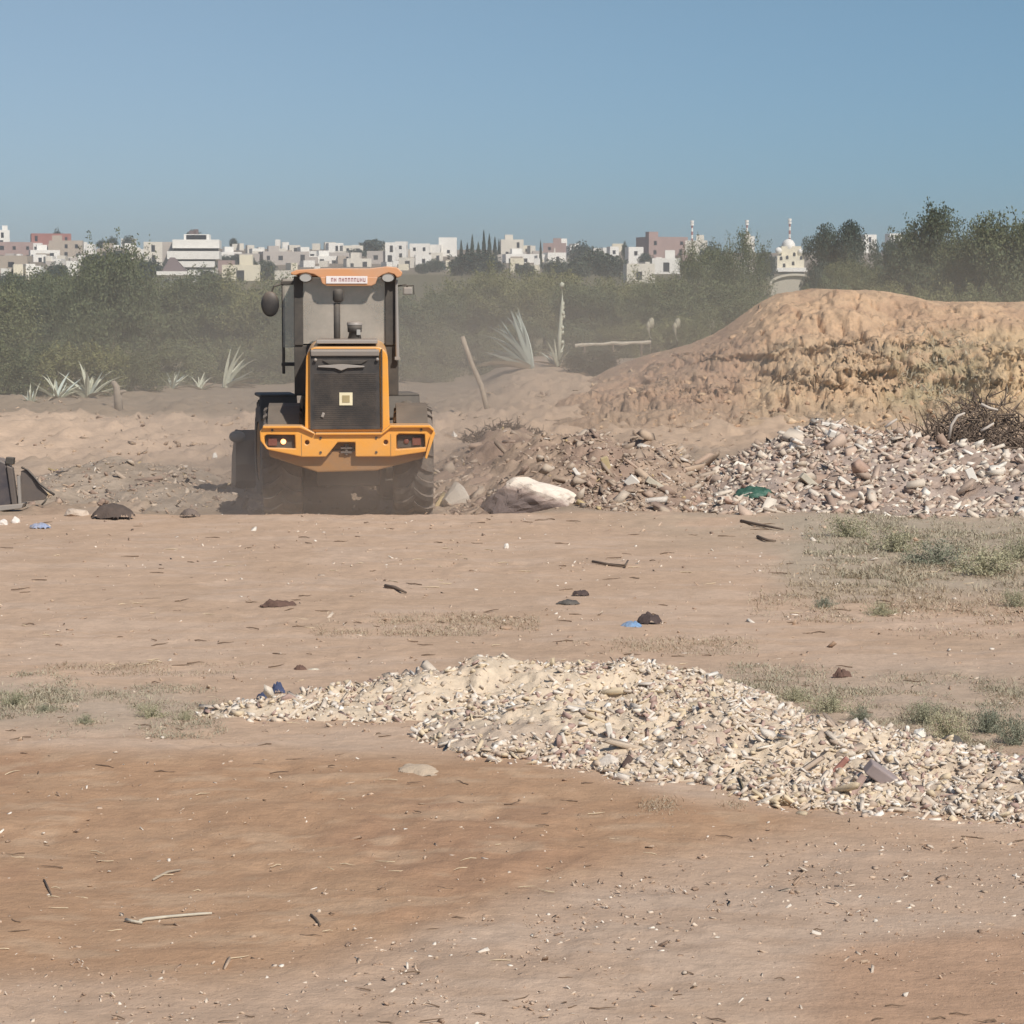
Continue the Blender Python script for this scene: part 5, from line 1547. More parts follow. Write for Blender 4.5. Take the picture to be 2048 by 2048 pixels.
# green plastic sheet at the left foot of the grey heap
q = surf(1505, 985, hb, 28, 39)
xs = np.linspace(-1, 1, 30); X, Y = np.meshgrid(xs, xs)
r_ = np.sqrt(X ** 2 + Y ** 2) * (.7 + fbm(X * 2.2, Y * 2.2, 644, 4) * 1.1); Z = np.clip(1 - r_ ** 2, 0, 1) ** .5 * .17 * (1 - .6 * np.abs(fbm(X * 3, Y * 3, 640, 4) - .5) * 2) - .03
me = grid_mesh('green_sheet', X * .34, Y * .24, Z * .8, mat('green_plastic', (.06, .15, .105), .5, .6, 8, .02))
bm = bmesh.new(); bm.from_mesh(me); bm.verts.ensure_lookup_table(); bmesh.ops.delete(bm, geom=[bm.verts[i] for i in np.where(r_.ravel() >= 1)[0]], context='VERTS'); bm.to_mesh(me); bm.free()
tag(link('green_sheet', me, None, q - Vector((0, 0, .03)), (rad(12), 0, 0)), 'crumpled green plastic sheet at the left foot of the grey heap', 'plastic sheet')

# brush heaps: tangles of dead branches
def brush(px, py, Y, w_, h_, n, label, seed, r0=.012, m_=None):
    rr = random.Random(seed); mb = MB()
    b_0 = at(px, py, Y); b_0.z = H1(b_0.x, Y)
    for k in range(n):
        a = rr.uniform(0, 2 * PI); ra = rr.random() ** .6
        q = Vector((math.cos(a) * ra * w_ / 2, math.sin(a) * ra * w_ * .35, rr.uniform(0, h_) * (1 - ra * .8)))
        dr = Vector((rr.uniform(-1, 1), rr.uniform(-.6, .6), rr.uniform(-.15, .9))).normalized()
        l_ = rr.uniform(.15, .45) * h_
        r_ = r0 * rr.uniform(.4, 1.4)
        mid = q + dr * l_ * .5 + Vector((rr.uniform(-.06, .06), 0, rr.uniform(-.06, .06)))
        mb.tube([q, mid, q + dr * l_], [r_, r_ * .8, r_ * .3], 4)
    return tag(build(mb, 'brush_heap', m_ or m_dkwood, loc=b_0), label, 'brush heap')
brush(1962, 905, 37.0, 2.7, 1.15, 1300, 'dark tangled heap of dead branches behind the right end of the grey heap', 20)
brush(1010, 858, 41.0, 1.5, .42, 420, 'tangle of grey dead branches at the foot of the leaning pole', 21, .012, m_dkwood)
brush(1045, 900, 38.0, 1.5, .30, 130, 'loose dark branches lying on top of the brown slope', 22, .014)
m_bone = mat('bleached_branch', (.60, .53, .46), .85, .25, 10)
for (pts, lab) in ((((1898, 878), (1903, 850), (1915, 832), (1930, 826)), 'curved bleached branch standing in the dark brush heap'), (((1962, 808), (1978, 816), (1996, 820)), 'bleached branch on the crown of the dark brush heap'),
                   (((1962, 862), (1975, 855), (1988, 846)), 'short bleached branch right of the curved one'), (((1770, 855), (1782, 846), (1794, 838)), 'pale stick poking out behind the grey heap'),
                   (((1960, 905), (1966, 885)), 'thin pale twig low in the dark brush heap')):
    P_ = [at(a_, b_2, 36.2) for a_, b_2 in pts]; o0 = P_[0].copy(); mb = MB(); mb.tube([q - o0 for q in P_], [.022] * (len(P_) - 1) + [.014], 7)
    tag(build(mb, 'bleached_branch', m_bone, smooth=True, loc=o0), lab, 'branch')

# scrap at the left edge: ribbed dark case, bent sheet, hose, slab
p = gnd(20, 1028); s_ = p.y / F
sc_ = empty('scrap_machine', p, 0, 'broken dark machine casing with a bent grey sheet at the left edge', 'scrap')
def SP(px, py, dy=0): return ((px - 20) * s_, dy, (1028 - py) * s_)
mb = MB(); mb.prism([SP(-40, 1020)[::2], SP(12, 1014)[::2], SP(28, 1006)[::2], SP(14, 925)[::2], SP(-2, 918)[::2], SP(-40, 915)[::2]], -.02, .35); build(mb, 'casing', dusty('case_paint', (.060, .055, .065), .5, amount=.25), sc_, bevel=.02)
mb = MB()
mb.prism([SP(26, 1010)[::2], SP(36, 1008)[::2], SP(28, 935)[::2], SP(16, 930)[::2]], -.06, .06); build(mb, 'side_rib', m_steel, sc_, bevel=.01)
mb = MB()
mb.prism([SP(38, 1012)[::2], SP(44, 1010)[::2], SP(42, 950)[::2], SP(36, 952)[::2]], -.04, .03); build(mb, 'side_rib', m_grey, sc_, bevel=.008)
mb = MB(); mb.box(SP(22, 921, .02), (16 * s_, .12, 14 * s_), (0, rad(6), 0)); build(mb, 'lug', m_dark, sc_, bevel=.01)
mb = MB(); mb.prism([SP(40, 1005)[::2], SP(88, 1000)[::2], SP(96, 990)[::2], SP(52, 940)[::2], SP(42, 942)[::2]], .04, .07); build(mb, 'bent_sheet', m_steel, sc_, bevel=.006)
mb = MB(); mb.prism([SP(-40, 1026)[::2], SP(46, 1016)[::2], SP(50, 1006)[::2], SP(-40, 1014)[::2]], -.10, .2); build(mb, 'base_plate', m_grey, sc_, bevel=.01)
mb = MB(); mb.tube([SP(44, 934, .02), SP(56, 940, .02), SP(68, 953, .02), SP(80, 967, 0), SP(96, 980, 0), SP(110, 990, 0)], .017, 8); build(mb, 'hose', m_blk, sc_, smooth=True)
mb = MB(); mb.tube([SP(94, 996, .02), SP(90, 1004, .0), SP(84, 1010, 0)], .014, 6); build(mb, 'hook', m_dark, sc_, smooth=True)
boulder('white_stone', 30, 1047, 22, 14, mat('white_stone2', (.76, .70, .64), .85, .1, 9), 'white stone under the machine casing at the left edge', 14, sub=2, cat='stone')
boulder('white_stone', 5, 1052, 24, 12, mat('white_stone3', (.72, .66, .60), .85, .1, 9), 'pale stone cut off by the left edge under the casing', 15, sub=2, cat='stone')
boulder('pale_clod', 60, 1008, 24, 18, mat('pale_clod', (.56, .49, .43), .9, .15, 9), 'pale clod leaning on the bent grey sheet', 16, sub=2, cat='clod')
boulder('pale_clod', 152, 1034, 50, 15, mat('pale_clod2', (.56, .46, .37), .9, .15, 9), 'long pale clod touching the dark dirt heap', 17, sub=2, cat='clod')
boulder('white_stone', 272, 985, 16, 20, m_wp, 'bright white stone in the middle of the left spoil heap', 18, sub=2, cat='stone')
boulder('white_stone', 430, 918, 13, 13, m_wp, 'bright white stone left of the loader bucket', 19, sub=2, cat='stone')
boulder('white_stone', 1013, 1097, 11, 9, m_wp, 'single small white stone on the open ground', 20, sub=2, cat='stone')
boulder('white_stone', 908, 878, 20, 16, m_wp, 'white stone just right of the loader counterweight', 21, sub=2, cat='stone')

# ------------------------------------------------------------------ the town on the far hill
def wallmat(name, c): return mat(name, c, .85, .12, .35)
WM = {'W': wallmat('white_wall', (.84, .81, .75)), 'C': wallmat('cream_wall', (.76, .69, .54)), 'G': wallmat('grey_wall', (.48, .43, .39)), 'T': wallmat('tan_wall', (.45, .38, .31)),
      'P': wallmat('pink_brick', (.37, .265, .24)), 'R': wallmat('red_brick', (.36, .16, .135)), 'B': wallmat('pale_beige_wall', (.70, .65, .56)), 'D': wallmat('dark_roof', (.17, .13, .13))}
m_win = mat('dark_window', (.035, .035, .04), .3, .2)
def building(px0, px1, pt, pb, c, label, storeys=1, win=True, depth=.8, parapet=True, extra=None, Y=None, name='house', cat='house'):
    if Y is None:
        Y = gnd((px0 + px1) / 2, pb, 90, 1040).y
    s_ = Y / F; w_ = (px1 - px0) * s_
    zt = CAMZ + (HOR - pt) * s_; xc = ((px0 + px1) / 2 - 1024) * s_
    dp = max(w_ * depth, 6)
    zg = min(H1(xc - w_ / 2, Y), H1(xc + w_ / 2, Y), H1(xc, Y + dp)) - .6
    h_ = zt - zg
    o = empty(name, (xc, Y + dp / 2, zg), 0, label, cat, 'buildings of the far town')
    rr = random.Random(int(px0 * 7 + pt))
    yaw = rr.uniform(-.10, .35); o.rotation_euler = (0, 0, yaw)
    mb = MB(); mb.box((0, 0, h_ / 2), (w_, dp, h_))
    if parapet:
        t = .35
        for sy in (-1, 1): mb.box((0, sy * (dp / 2 - .12), h_ + t / 2 + .002), (w_ - .01, .22, t))
        for sx in (-1, 1): mb.box((sx * (w_ / 2 - .12), 0, h_ + t / 2 + .002), (.22, dp - .5, t))
    if w_ > 6 and win and rr.random() < .6:
        mb.box((w_ * rr.uniform(-.3, .3), rr.uniform(-.1, .2) * dp, h_ + 1.1), (min(3.4, w_ * .35), 3, 2.2))
    build(mb, 'wall', WM[c], o)
    if win and w_ > 3:
        vis = zt - H1(xc, Y)
        nst = max(1, int(round(max(vis, 3) / 3.1))); nw = max(1, int(w_ / 3.6))
        wm = MB()
        for a_ in range(nst):
            for b_2 in range(nw):
                if rr.random() < .18: continue
                xx = (b_2 + .5) / nw * w_ - w_ / 2 + rr.uniform(-.3, .3); zz = h_ - 1.7 - a_ * 3.1
                hh_ = rr.choice((1.2, 1.4, 2.1)); wm.box((xx, -dp / 2 + .03, zz), (rr.choice((1.0, 1.4, 1.1)), .16, hh_))
        for a_ in range(nst):
            for b_2 in range(max(1, int(dp / 4))):
                wm.box((w_ / 2 - .03, -dp / 2 + 2 + b_2 * 4, h_ - 1.7 - a_ * 3.1), (.16, 1.1, 1.3))
        if wm.n: tag(build(wm, 'windows', m_win, o), kind='stuff')
    if extra: extra(o, w_, dp, h_, s_)
    return o
LB = [
 (-8, 22, 463, 486, 'W', 'white house cut off by the left edge on the skyline'), (-10, 62, 487, 517, 'P', 'low pink brick house at the left edge below the skyline'),
 (62, 140, 470, 500, 'R', 'large dull red brick building on the left skyline'), (100, 166, 484, 514, 'T', 'tan house in front of the red brick building'),
 (60, 118, 503, 518, 'W', 'long white house below the red brick building'), (66, 92, 512, 524, 'W', 'small white house under the long white one, far left'), (98, 110, 515, 527, 'W', 'tiny white house right of the long white one, far left'),
 (118, 134, 514, 528, 'B', 'small beige house left of the white corner house'), (132, 154, 526, 552, 'W', 'white corner house above the second olive crown'), (158, 176, 487, 508, 'W', 'white flat roofed house left of the tallest olive'),
 (176, 192, 491, 508, 'W', 'narrow white house touching the tallest olive on the left'), (161, 176, 508, 523, 'G', 'small grey house below the flat roofed white one'),
 (8, 18, 541, 561, 'W', 'narrow white front nearest the left edge above the olives'), (24, 43, 533, 560, 'C', 'cream front in the low row above the left olives'), (46, 65, 532, 559, 'W', 'white front right of the cream one, low left row'), (67, 85, 542, 560, 'W', 'white front at the right end of the low left row'),
 (212, 224, 489, 502, 'B', 'tiny beige house right of the tallest left olive'), (247, 272, 480, 497, 'W', 'small white house on the skyline left of the grey block'), (259, 281, 499, 524, 'B', 'beige house leaning against the grey block'),
 (289, 326, 487, 531, 'B', 'tall plain beige block left of the stepped white building'), (428, 480, 507, 521, 'W', 'long white annex right of the stepped white building'),
 (445, 520, 534, 562, 'C', 'cream house with dark openings right of the white roofed house'), (494, 508, 493, 508, 'B', 'small beige house on the skyline right of the stepped building'),
 (540, 553, 496, 512, 'W', 'small bright white cube house left of the loader roof'), (553, 562, 482, 500, 'W', 'slim white tower house left of the loader roof'), (520, 612, 506, 530, 'G', 'wide grey house with dark arches left of the loader roof'),
 (470, 520, 510, 530, 'G', 'grey house left of the wide arched one'), (578, 600, 493, 510, 'B', 'pale house above the wide grey house'), (598, 616, 497, 515, 'W', 'white house stepping down above the loader roof'), (615, 634, 505, 522, 'W', 'narrow white house directly above the left work lamp'),
 (604, 674, 515, 527, 'W', 'long low white building directly above the loader roof'), (552, 592, 545, 560, 'B', 'long low pale house touching the left end of the loader roof'), (655, 685, 489, 508, 'W', 'pale house on the skyline above the number plate'),
 (683, 724, 494, 514, 'B', 'beige hall on the skyline above the loader roof'), (655, 720, 508, 524, 'G', 'grey house under the beige hall above the loader'), (690, 740, 520, 534, 'B', 'low pale house touching the top of the loader roof'),
 (771, 792, 488, 528, 'W', 'bright white block right of the loader roof, tallest on its left'), (792, 815, 486, 520, 'W', 'white block with a round turret right of the loader roof'), (820, 860, 490, 514, 'W', 'white house with dark balcony openings, right of the loader roof'),
 (862, 882, 492, 514, 'W', 'small white house between the balcony house and the tall one'), (878, 914, 478, 513, 'W', 'tall white house left of the cypresses'), (830, 862, 512, 530, 'W', 'low white house in front of the balcony house'), (800, 830, 518, 536, 'B', 'low beige house right of the cab roof'),
 (860, 884, 508, 522, 'B', 'small beige house below the small white one'), (888, 916, 524, 541, 'C', 'isolated cream cube house above the dark field'),
 (1001, 1046, 482, 512, 'B', 'beige house with dark windows right of the cypresses'), (1005, 1082, 511, 526, 'W', 'long white house right of the cypresses'), (1019, 1046, 520, 545, 'C', 'cream house front below the long white house'), (1068, 1080, 520, 538, 'W', 'small white front left of the lone cypress'),
 (1086, 1132, 489, 512, 'P', 'pinkish house right of the lone cypress'), (1118, 1130, 480, 500, 'W', 'slim white tower behind the pinkish house'), (1090, 1128, 508, 524, 'W', 'white house below the pinkish one'), (1136, 1160, 494, 518, 'W', 'white house left of the dark tree hump'),
 (1204, 1218, 498, 515, 'W', 'small white house right of the dark tree hump'), (1216, 1234, 496, 517, 'W', 'white house left of the brown unfinished block'), (970, 1000, 512, 540, 'G', 'dim grey house among the cypresses'),
 (1253, 1283, 497, 528, 'W', 'white house at the left end of the brown unfinished block'), (1282, 1366, 477, 525, 'P', 'big brown pink unfinished block with pale pillars'), (1304, 1360, 520, 548, 'W', 'white house with a dark arch below the brown block'),
 (1370, 1414, 484, 526, 'B', 'beige house with rows of dark windows right of the brown block'), (1250, 1306, 532, 566, 'B', 'low pale house below the left end of the brown block'), (1355, 1378, 514, 548, 'P', 'narrow pink house right of the arched white one'),
 (1488, 1506, 475, 500, 'W', 'small white house between the wispy trees'), (1720, 1746, 472, 500, 'W', 'white house in the gap right of the tall dark tree'), (1772, 1800, 470, 488, 'W', 'bright white house between the two big right hand crowns'), (1716, 1728, 482, 500, 'B', 'narrow beige house behind the tall dark tree'),
 (430, 470, 524, 545, 'P', 'pink house right of the foot of the stepped building'), (200, 250, 500, 524, 'T', 'tan house half hidden by the tallest left olive'), (0, 60, 515, 545, 'T', 'dull tan house at the left edge above the low white row'),
 (736, 772, 505, 528, 'G', 'grey house below the round tree on the skyline'), (1160, 1204, 505, 525, 'G', 'grey house hidden among trees left of the brown block'),
]
for (a_, b_2, pt, pb, c, lab) in LB:
    building(a_, b_2, pt, pb, c, lab)

rf = random.Random(99)
marks = [(100, 'the red brick building'), (222, 'the tallest left olive'), (307, 'the plain beige block'), (390, 'the stepped building'), (566, 'the wide arched house'), (745, 'the round skyline tree'), (803, 'the turret block'),
         (896, 'the tall white house'), (965, 'the cypress row'), (1081, 'the lone cypress'), (1160, 'the dark tree hump'), (1324, 'the brown unfinished block')]
cw_ = {'W': 'white', 'C': 'cream', 'B': 'beige', 'G': 'grey', 'T': 'tan'}
used_labels = set()
for k in range(150):
    zone = rf.choice(((0, 330), (440, 800), (440, 900), (1000, 1250), (1000, 1180), (1250, 1420), (40, 300)))
    px = rf.uniform(*zone); pb = 500 + rf.random() ** 1.4 * 48; wd_ = rf.uniform(8, 24); hp_ = rf.uniform(7, 14); c_ = rf.choice('WWWWCBBGT')
    mk = min(marks, key=lambda q: abs(q[0] - px - wd_ / 2)); dx = px + wd_ / 2 - mk[0]
    where = 'just below' if abs(dx) < 18 else ('close ' if abs(dx) < 45 else 'well ') + ('right of' if dx > 0 else 'left of')
    lab = '%s %s flat roofed house %s %s, %s on the slope' % ('narrow' if wd_ < 13 else 'small' if wd_ < 19 else 'wide', cw_[c_], where, mk[1], 'high' if pb < 512 else 'midway' if pb < 528 else 'low')
    if lab in used_labels: continue
    used_labels.add(lab)
    building(px, px + wd_, pb - hp_, pb, c_, lab)
# the stepped white building
Yh = gnd(390, 548, 90, 1000).y
sh_ = Yh / F; xh = (390 - 1024) * sh_; zh = H1(xh, Yh) - .5
hb_ = empty('stepped_building', (xh, Yh, zh), rad(4), 'white stepped building of five storeys with long balcony bands', 'building', 'buildings of the far town')
def HZ(py): return CAMZ + (HOR - py) * sh_ - zh
def HX(px): return (px - 390) * sh_
bd = [(370, 420, 469, 481, 3), (348, 441, 480, 497, 1.4), (338, 441, 503, 519, 0), (358, 432, 523, 535, 0), (362, 430, 538, 552, .6)]
for (a_, b_2, t0_, t1_, yo) in bd:
    mb = MB(); mb.box(((HX(a_) + HX(b_2)) / 2, 6 + yo / 2, (HZ(t0_) + HZ(t1_)) / 2), (HX(b_2) - HX(a_), 12 - yo, HZ(t0_) - HZ(t1_))); build(mb, 'balcony_band', WM['W'], hb_)
mb = MB(); mb.box(((HX(346) + HX(436)) / 2, 8, HZ(498) / 2 + 0), (HX(434) - HX(350), 10.5, HZ(498))); build(mb, 'wall', WM['B'], hb_)
mb = MB(); mb.box(((HX(326) + HX(347)) / 2, 9, HZ(484) / 2), (HX(347) - HX(326), 9, HZ(484))); build(mb, 'shaded_side', WM['G'], hb_)  # left side of the building, its shade put into the grey wall colour
for (py, a_, b_2, n_) in ((500, 352, 436, 9), (521, 360, 430, 8), (536.5, 362, 430, 7), (475, 376, 414, 3)):
    for k in range(n_):
        xx = HX(a_) + (k + .5) / n_ * (HX(b_2) - HX(a_)); mb = MB(); mb.box((xx, 2.7 if py != 475 else 2.95, HZ(py)), (1.6, .3, 1.6 if py != 475 else 1.0)); build(mb, 'window', m_win, hb_)
mb = MB(); mb.box((HX(385), 8, HZ(467)), (1.5, 1.2, 1.4)); mb.box((HX(392), 8, HZ(466)), (1.0, 1.2, 1.8)); build(mb, 'roof_tank', WM['D'], hb_)
# the white roofed house lower down
Yr = gnd(357, 574, 90, 1000).y; sr = Yr / F; xr = (357 - 1024) * sr; zr = H1(xr, Yr) - .5
wr = empty('white_roofed_house', (xr, Yr, zr), rad(3), 'white house with a wide overhanging roof slab below the stepped building', 'house', 'buildings of the far town')
def RZ(py): return CAMZ + (HOR - py) * sr - zr
def RX(px): return (px - 357) * sr
mb = MB(); mb.box(((RX(325) + RX(392)) / 2, 4, RZ(551) / 2), (RX(392) - RX(325), 8, RZ(551))); build(mb, 'wall', WM['W'], wr)
mb = MB(); mb.box(((RX(318) + RX(396)) / 2, 3.6, RZ(547)), (RX(396) - RX(318), 10, RZ(543) - RZ(551) - .02)); build(mb, 'roof_slab', WM['W'], wr)
for (a_, b_2) in ((352, 368), (372, 378), (334, 342)):
    mb = MB(); mb.box(((RX(a_) + RX(b_2)) / 2, .03, RZ(566)), (RX(b_2) - RX(a_), .2, RZ(558) - RZ(572))); build(mb, 'opening', m_win, wr)
mb = MB(); vs = [(RX(322), 5, RZ(542)), (RX(368), 5, RZ(542)), (RX(368), 12, RZ(542)), (RX(322), 12, RZ(542)), (RX(335), 8, RZ(514)), (RX(345), 8, RZ(514))]
mb.add(vs, [(0, 1, 5, 4), (1, 2, 5), (2, 3, 4, 5), (3, 0, 4), (0, 3, 2, 1)]); build(mb, 'hipped_roof', WM['D'], wr)
# domed building
Yd = gnd(1576, 548, 90, 1000).y; sdm = Yd / F; xd = (1576 - 1024) * sdm; zd = H1(xd, Yd) - .5
dm = empty('domed_building', (xd, Yd, zd), 0, 'pale domed building with arched openings left of the tall dark tree', 'mosque', 'buildings of the far town')
def DZ(py): return CAMZ + (HOR - py) * sdm - zd
def DX(px): return (px - 1576) * sdm
mb = MB(); mb.box(((DX(1552) + DX(1606)) / 2, 5, DZ(512) / 2), (DX(1606) - DX(1552), 9, DZ(512))); mb.box(((DX(1562) + DX(1602)) / 2, 5.5, (DZ(495) + DZ(512)) / 2), (DX(1602) - DX(1562), 7, DZ(495) - DZ(512) + .5)); build(mb, 'wall', WM['C'], dm)
mb = MB(); mb.sphere((DX(1578), 5, DZ(494)), (DX(1592) - DX(1578), 3.2, DZ(478) - DZ(494)), 20, 12); build(mb, 'dome', WM['W'], dm, smooth=True)
for cx_, cz_, r_ in ((1556, 502, 7), (1600, 504, 6), (1554, 518, 6)):
    mb = MB(); mb.sphere((DX(cx_), 2, DZ(cz_)), (r_ * sdm,) * 3, 14, 8); build(mb, 'small_dome', WM['W'], dm, smooth=True)
for cx_, py_ in ((1560, 516), (1572, 514), (1586, 508), (1600, 515), (1584, 526), (1566, 530)):
    mb = MB(); wv = 2.6 * sdm; zc = DZ(py_)
    pts_ = [(DX(cx_) - wv, zc - 5 * sdm), (DX(cx_) + wv, zc - 5 * sdm)] + [(DX(cx_) + wv * math.cos(t), zc + wv * math.sin(t)) for t in np.linspace(0, PI, 7)]
    mb.prism(pts_, .42, .7); build(mb, 'arched_opening', m_win, dm)
mb = MB(); mb.box(((DX(1548) + DX(1610)) / 2, 3, DZ(540)), (DX(1610) - DX(1548), 10, DZ(536) - DZ(544))); build(mb, 'terrace', WM['W'], dm)
mn_ = MB(); mn_.lathe([(0, .001), (0, 1.3), (DZ(492), 1.2), (DZ(490), 1.7), (DZ(486), 1.7), (DZ(486), .9), (DZ(472), .8), (DZ(462), .02)], 'z', 10, (DX(1496), 4, 0)); build(mn_, 'minaret', WM['B'], dm)
# pale vaulted shed, nearer
Ys = 130.0; ss = Ys / F; xs0 = (1588 - 1024) * ss; zs0 = H1(xs0, Ys)
vs_ = empty('vaulted_shed', (xs0, Ys, zs0), rad(-8), 'low pale vaulted shed behind the left shoulder of the mound', 'shed')
hs_ = CAMZ + (HOR - 552) * ss - zs0; hs2 = CAMZ + (HOR - 572) * ss - zs0; ws_ = 96 * ss
arc = [(-ws_ / 2, 0)] + [(ws_ / 2 * math.cos(t) * 1.0, hs2 + (hs_ - hs2) * math.sin(t)) for t in np.linspace(PI, 0, 13)] + [(ws_ / 2, 0)]
mb = MB(); mb.prism(arc, 0, 5); build(mb, 'vault', wallmat('pale_vault', (.50, .46, .38)), vs_)
arc2 = [(a_ * 1.05, b_2 + (.12 if k > 0 else .12)) for k, (a_, b_2) in enumerate(arc[1:-1])]
mb = MB(); mb.prism(arc2 + [(ws_ * .52, hs2 - .12), (ws_ * .50, hs2 - .1)] + [(a_ * 1.0, b_2 + .01) for a_, b_2 in reversed(arc[1:-1])], -.15, -.01); build(mb, 'front_arch', wallmat('vault_edge', (.62, .57, .47)), vs_)
# striped masts
for (px, pt, lab) in ((1382, 444, 'red and white striped mast above the brown block'), (1491, 443, 'red and white striped mast between the wispy trees'), (1576, 440, 'red and white striped mast above the domed building')):
    Ym = 1000.0; sm_ = Ym / F; xm_ = (px - 1024) * sm_; zg = H1(xm_, Ym); ht = CAMZ + (HOR - pt) * sm_ - zg
    ms_ = empty('striped_mast', (xm_, Ym, zg), 0, lab, 'mast', 'masts on the skyline')
    nb = 9
    for k in range(nb):
        z0_, z1_ = ht * k / nb, ht * (k + 1) / nb; mb = MB(); r_ = .55 - .02 * k
        mb.tube([(0, 0, z0_), (0, 0, z1_)], [r_, r_ - .02], 6); build(mb, 'band', WM['W'] if k % 2 == 0 else WM['R'], ms_)
    for z_ in (.86, .95):
        mb = MB(); mb.lathe([(ht * z_, .001), (ht * z_, .75), (ht * z_ + .9, .75), (ht * z_ + .9, .001)], 'z', 8); build(mb, 'antenna_drum', WM['W'], ms_)

# trees of the town
def far_crown(n, rx, rz, leaf, seed, m_, cone=False):
    rr = np.random.default_rng(seed)
    if cone:
        z = rr.random(n) ** 1.2; r_ = rx * (1 - z) ** .7 * (.35 + .65 * rr.random(n)); a = rr.uniform(0, 2 * PI, n)
        C = np.stack([np.cos(a) * r_, np.sin(a) * r_, z * 2 * rz], -1)
    else:
        d = rr.normal(size=(n, 3)); d /= np.linalg.norm(d, axis=1)[:, None]
        k = 1 + .28 * np.sin(d[:, 0] * 7 + seed) * np.cos(d[:, 2] * 6 + seed) + .15 * rr.random(n)
        C = d * (rr.random(n) ** .35 * k)[:, None] * np.array([rx, rx, rz]) + np.array([0, 0, rz])
    V, Fq = leaf_cards(C, leaf * rr.uniform(.6, 1.4, n))
    return np_mesh('crown', V, Fq, m_, rnd=np.repeat(rr.random(n), 4))
FC = [far_crown(2600, 1, 1, .16, 700 + i, m_far) for i in range(3)]
CC = [far_crown(2200, 1, 1, .16, 720 + i, m_far, True) for i in range(2)]
TB = trunk_mesh('trunk', .6, .05, 730, .3)
def far_tree(px, wpx, pt, pb, label, cone=False, Y=None, i=0):
    if Y is None: Y = gnd(px, pb, 90, 1040).y
    s_ = Y / F; x = (px - 1024) * s_; zg = H1(x, Y); h_ = CAMZ + (HOR - pt) * s_ - zg
    o = empty('cypress_tree' if cone else 'town_tree', (x, Y, zg), px * .7, label, 'tree', 'cypresses of the far town' if cone else 'trees among the far houses')
    me = (CC if cone else FC)[i % (2 if cone else 3)]
    link('crown', me, o, (0, 0, h_ * .06), (0, 0, 0), (wpx / 2 * s_, wpx / 2 * s_, h_ * .47))
    link('trunk', TB, o, (0, 0, 0), (0, 0, 0), (h_ * .5,) * 3)
cyp = [(923, 14, 482, 540), (935, 16, 488, 545), (945, 16, 472, 545), (957, 18, 486, 548), (968, 15, 463, 545), (979, 16, 470, 545), (990, 16, 476, 545), (998, 12, 480, 540), (1081, 9, 482, 538)]
cl = ['cypress at the left end of the dark cypress row', 'second cypress from the left in the dark row', 'cypress left of the middle of the dark row, with a pointed top', 'low cypress in the middle of the dark row', 'tallest cypress of the dark row',
      'cypress right beside the tallest one', 'second cypress from the right of the dark row', 'short cypress touching the beige house', 'lone slim cypress between white houses']
for i, (px, wd, pt, pb) in enumerate(cyp): far_tree(px, wd, pt, pb, cl[i], True, None, i)
ft = [(745, 54, 481, 512, 'broad round dark tree on the skyline above the loader roof'), (950, 90, 505, 552, 'dark mass of trees under the cypress row'), (915, 40, 520, 552, 'tree left of the cypress row base'), (985, 50, 520, 555, 'tree right under the cypress row'),
      (1160, 44, 488, 530, 'dark pointed tree hump between white houses'), (1190, 60, 500, 552, 'tree left part of the mass before the brown block'), (1225, 60, 512, 560, 'tree right part of the mass before the brown block'), (1150, 60, 520, 560, 'tree low in the middle of the far slope'),
      (1248, 12, 486, 520, 'slim dark tree left of the brown block'), (392, 30, 462, 480, 'dark tree behind the stepped building'), (300, 60, 520, 560, 'tree before the tall plain beige block'), (240, 50, 500, 545, 'tree behind the tallest left olive'), (190, 50, 510, 556, 'tree left below the flat roofed white house'),
      (120, 46, 528, 566, 'tree between the low left row and the corner house'), (455, 34, 512, 535, 'tree above the cream house'), (480, 30, 510, 532, 'tree right of the white annex'), (505, 26, 520, 548, 'tree above the right end of the cream house'), (415, 44, 540, 570, 'tree right of the white roofed house'),
      (535, 40, 522, 560, 'tree left of the loader roof'), (715, 40, 500, 516, 'small tree beside the beige hall'), (870, 40, 520, 545, 'tree below the tall white house'), (845, 30, 528, 548, 'bush tree below the low white house'), (1050, 40, 528, 556, 'tree under the long white house'),
      (1110, 50, 520, 556, 'tree under the pinkish house'), (1290, 30, 508, 536, 'tree left of the arched white house'), (1380, 40, 520, 556, 'tree right of the arched white house'), (1420, 50, 490, 545, 'tree behind the left wispy tree'), (1530, 40, 505, 560, 'tree left of the domed building'),
      (1790, 60, 478, 540, 'tree in the right hand gap'), (30, 60, 548, 575, 'tree under the low white row at the left'), (90, 40, 545, 575, 'tree right of the low white row'), (230, 20, 476, 492, 'tiny tree on the left skyline'), (262, 24, 474, 490, 'tiny tree on the skyline near the small white house'),
      (470, 16, 478, 490, 'tiny dark tree on the skyline right of the stepped building'), (120, 18, 462, 476, 'tiny tree on top of the red brick building'), (210, 24, 482, 496, 'small skyline tree left of centre')]
for i, (px, wd, pt, pb, lab) in enumerate(ft): far_tree(px, wd, pt, pb, lab, False, None, i)

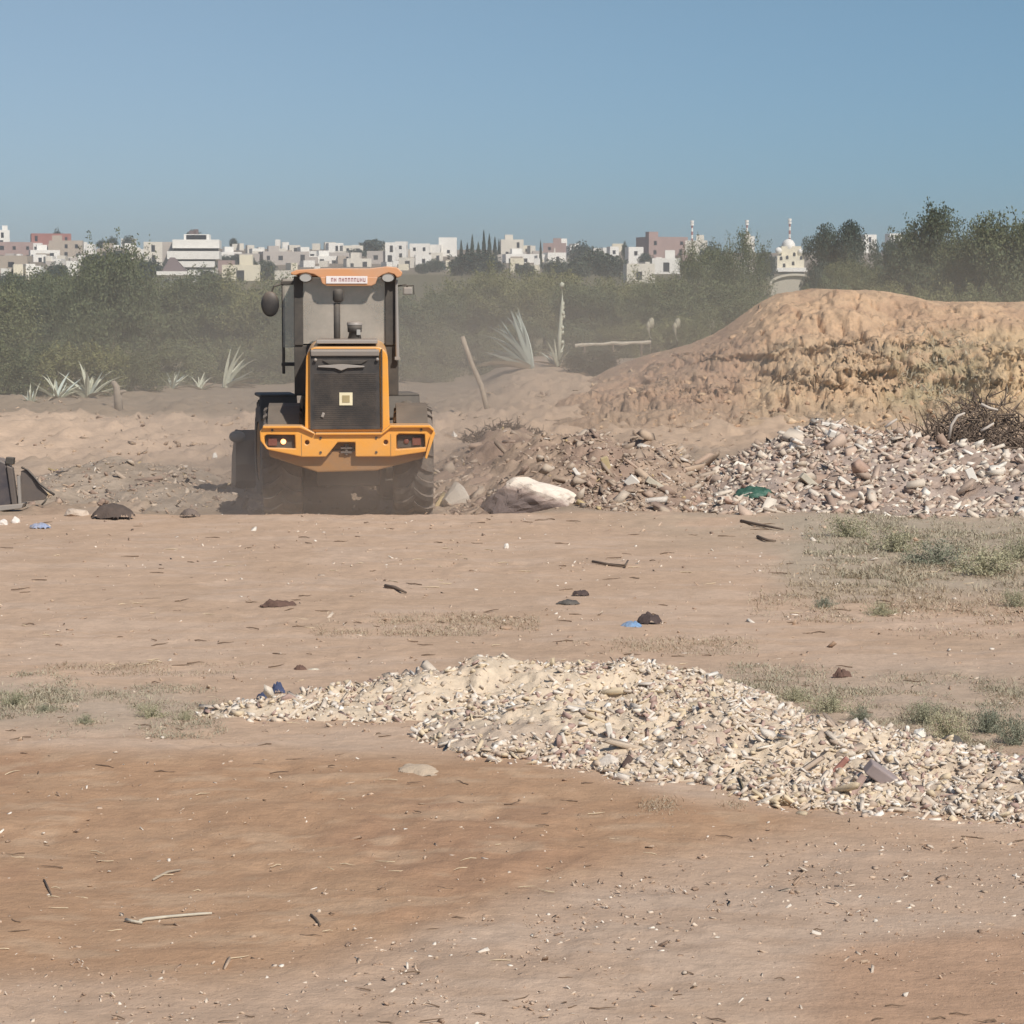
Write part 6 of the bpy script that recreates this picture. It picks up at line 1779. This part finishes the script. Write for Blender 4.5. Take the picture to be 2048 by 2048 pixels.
# ------------------------------------------------------------------ dust and haze
def dust(name, c, r, dens, label, scale=1.0, tone=(.84, .74, .64), inner=.15):
    mb = MB(); mb.sphere((0, 0, 0), (1, 1, 1), 24, 14); me = mb.mesh(name, bpy.data.materials.new(name))
    m = me.materials[0]; m.use_nodes = True; t = m.node_tree; t.nodes.clear()
    o_ = N(t, 'ShaderNodeOutputMaterial'); v = N(t, 'ShaderNodeVolumePrincipled')
    v.inputs['Color'].default_value = (*tone, 1); v.inputs['Anisotropy'].default_value = .3
    tc = N(t, 'ShaderNodeTexCoord'); ln = N(t, 'ShaderNodeVectorMath', operation='LENGTH'); t.links.new(tc.outputs['Object'], ln.inputs[0])
    fall = N(t, 'ShaderNodeMapRange'); fall.interpolation_type = 'SMOOTHSTEP'; fall.inputs[1].default_value = 1.0; fall.inputs[2].default_value = inner; fall.inputs[3].default_value = 0; fall.inputs[4].default_value = 1
    t.links.new(ln.outputs['Value'], fall.inputs[0])
    nz = ramp(t, noise(t, 2.2 * scale, 3, .5), [(.32, (.25,) * 3), (.68, (1.0,) * 3)])
    mu = N(t, 'ShaderNodeMath', operation='MULTIPLY'); t.links.new(fall.outputs[0], mu.inputs[0]); t.links.new(nz, mu.inputs[1])
    m2_ = N(t, 'ShaderNodeMath', operation='MULTIPLY'); m2_.inputs[1].default_value = dens; t.links.new(mu.outputs[0], m2_.inputs[0]); t.links.new(m2_.outputs[0], v.inputs['Density'])
    t.links.new(v.outputs[0], o_.inputs['Volume'])
    o = link(name, me, None, c, (0, 0, 0), r)
    return tag(o, label, 'dust', kind='stuff')
if DUST_ON:
    dust('dust_cloud', (-2.2, 31.2, .2), (3.3, 2.7, 1.15), .40, 'brown dust thrown up round the loader wheels')
    dust('dust_cloud', (-1.6, 38.5, 1.0), (8, 5.0, 3.2), .13, 'thin dust hanging beyond the loader')
    dust('dust_veil', (0, 53, 0.9), (36, 14, 4.6), .030, 'pale dusty air in front of the trees', .5, (.90, .88, .78), .5)
if HAZE_ON:
    mb = MB(); mb.box((0, 700, 16), (1700, 1460, 40)); me = mb.mesh('haze', bpy.data.materials.new('haze'))
    m = me.materials[0]; m.use_nodes = True; t = m.node_tree; t.nodes.clear()
    o_ = N(t, 'ShaderNodeOutputMaterial'); v = N(t, 'ShaderNodeVolumePrincipled')
    v.inputs['Color'].default_value = (.84, .89, .98, 1); v.inputs['Density'].default_value = HAZE; v.inputs['Anisotropy'].default_value = .2
    t.links.new(v.outputs[0], o_.inputs['Volume'])
    tag(link('haze', me), kind='stuff')
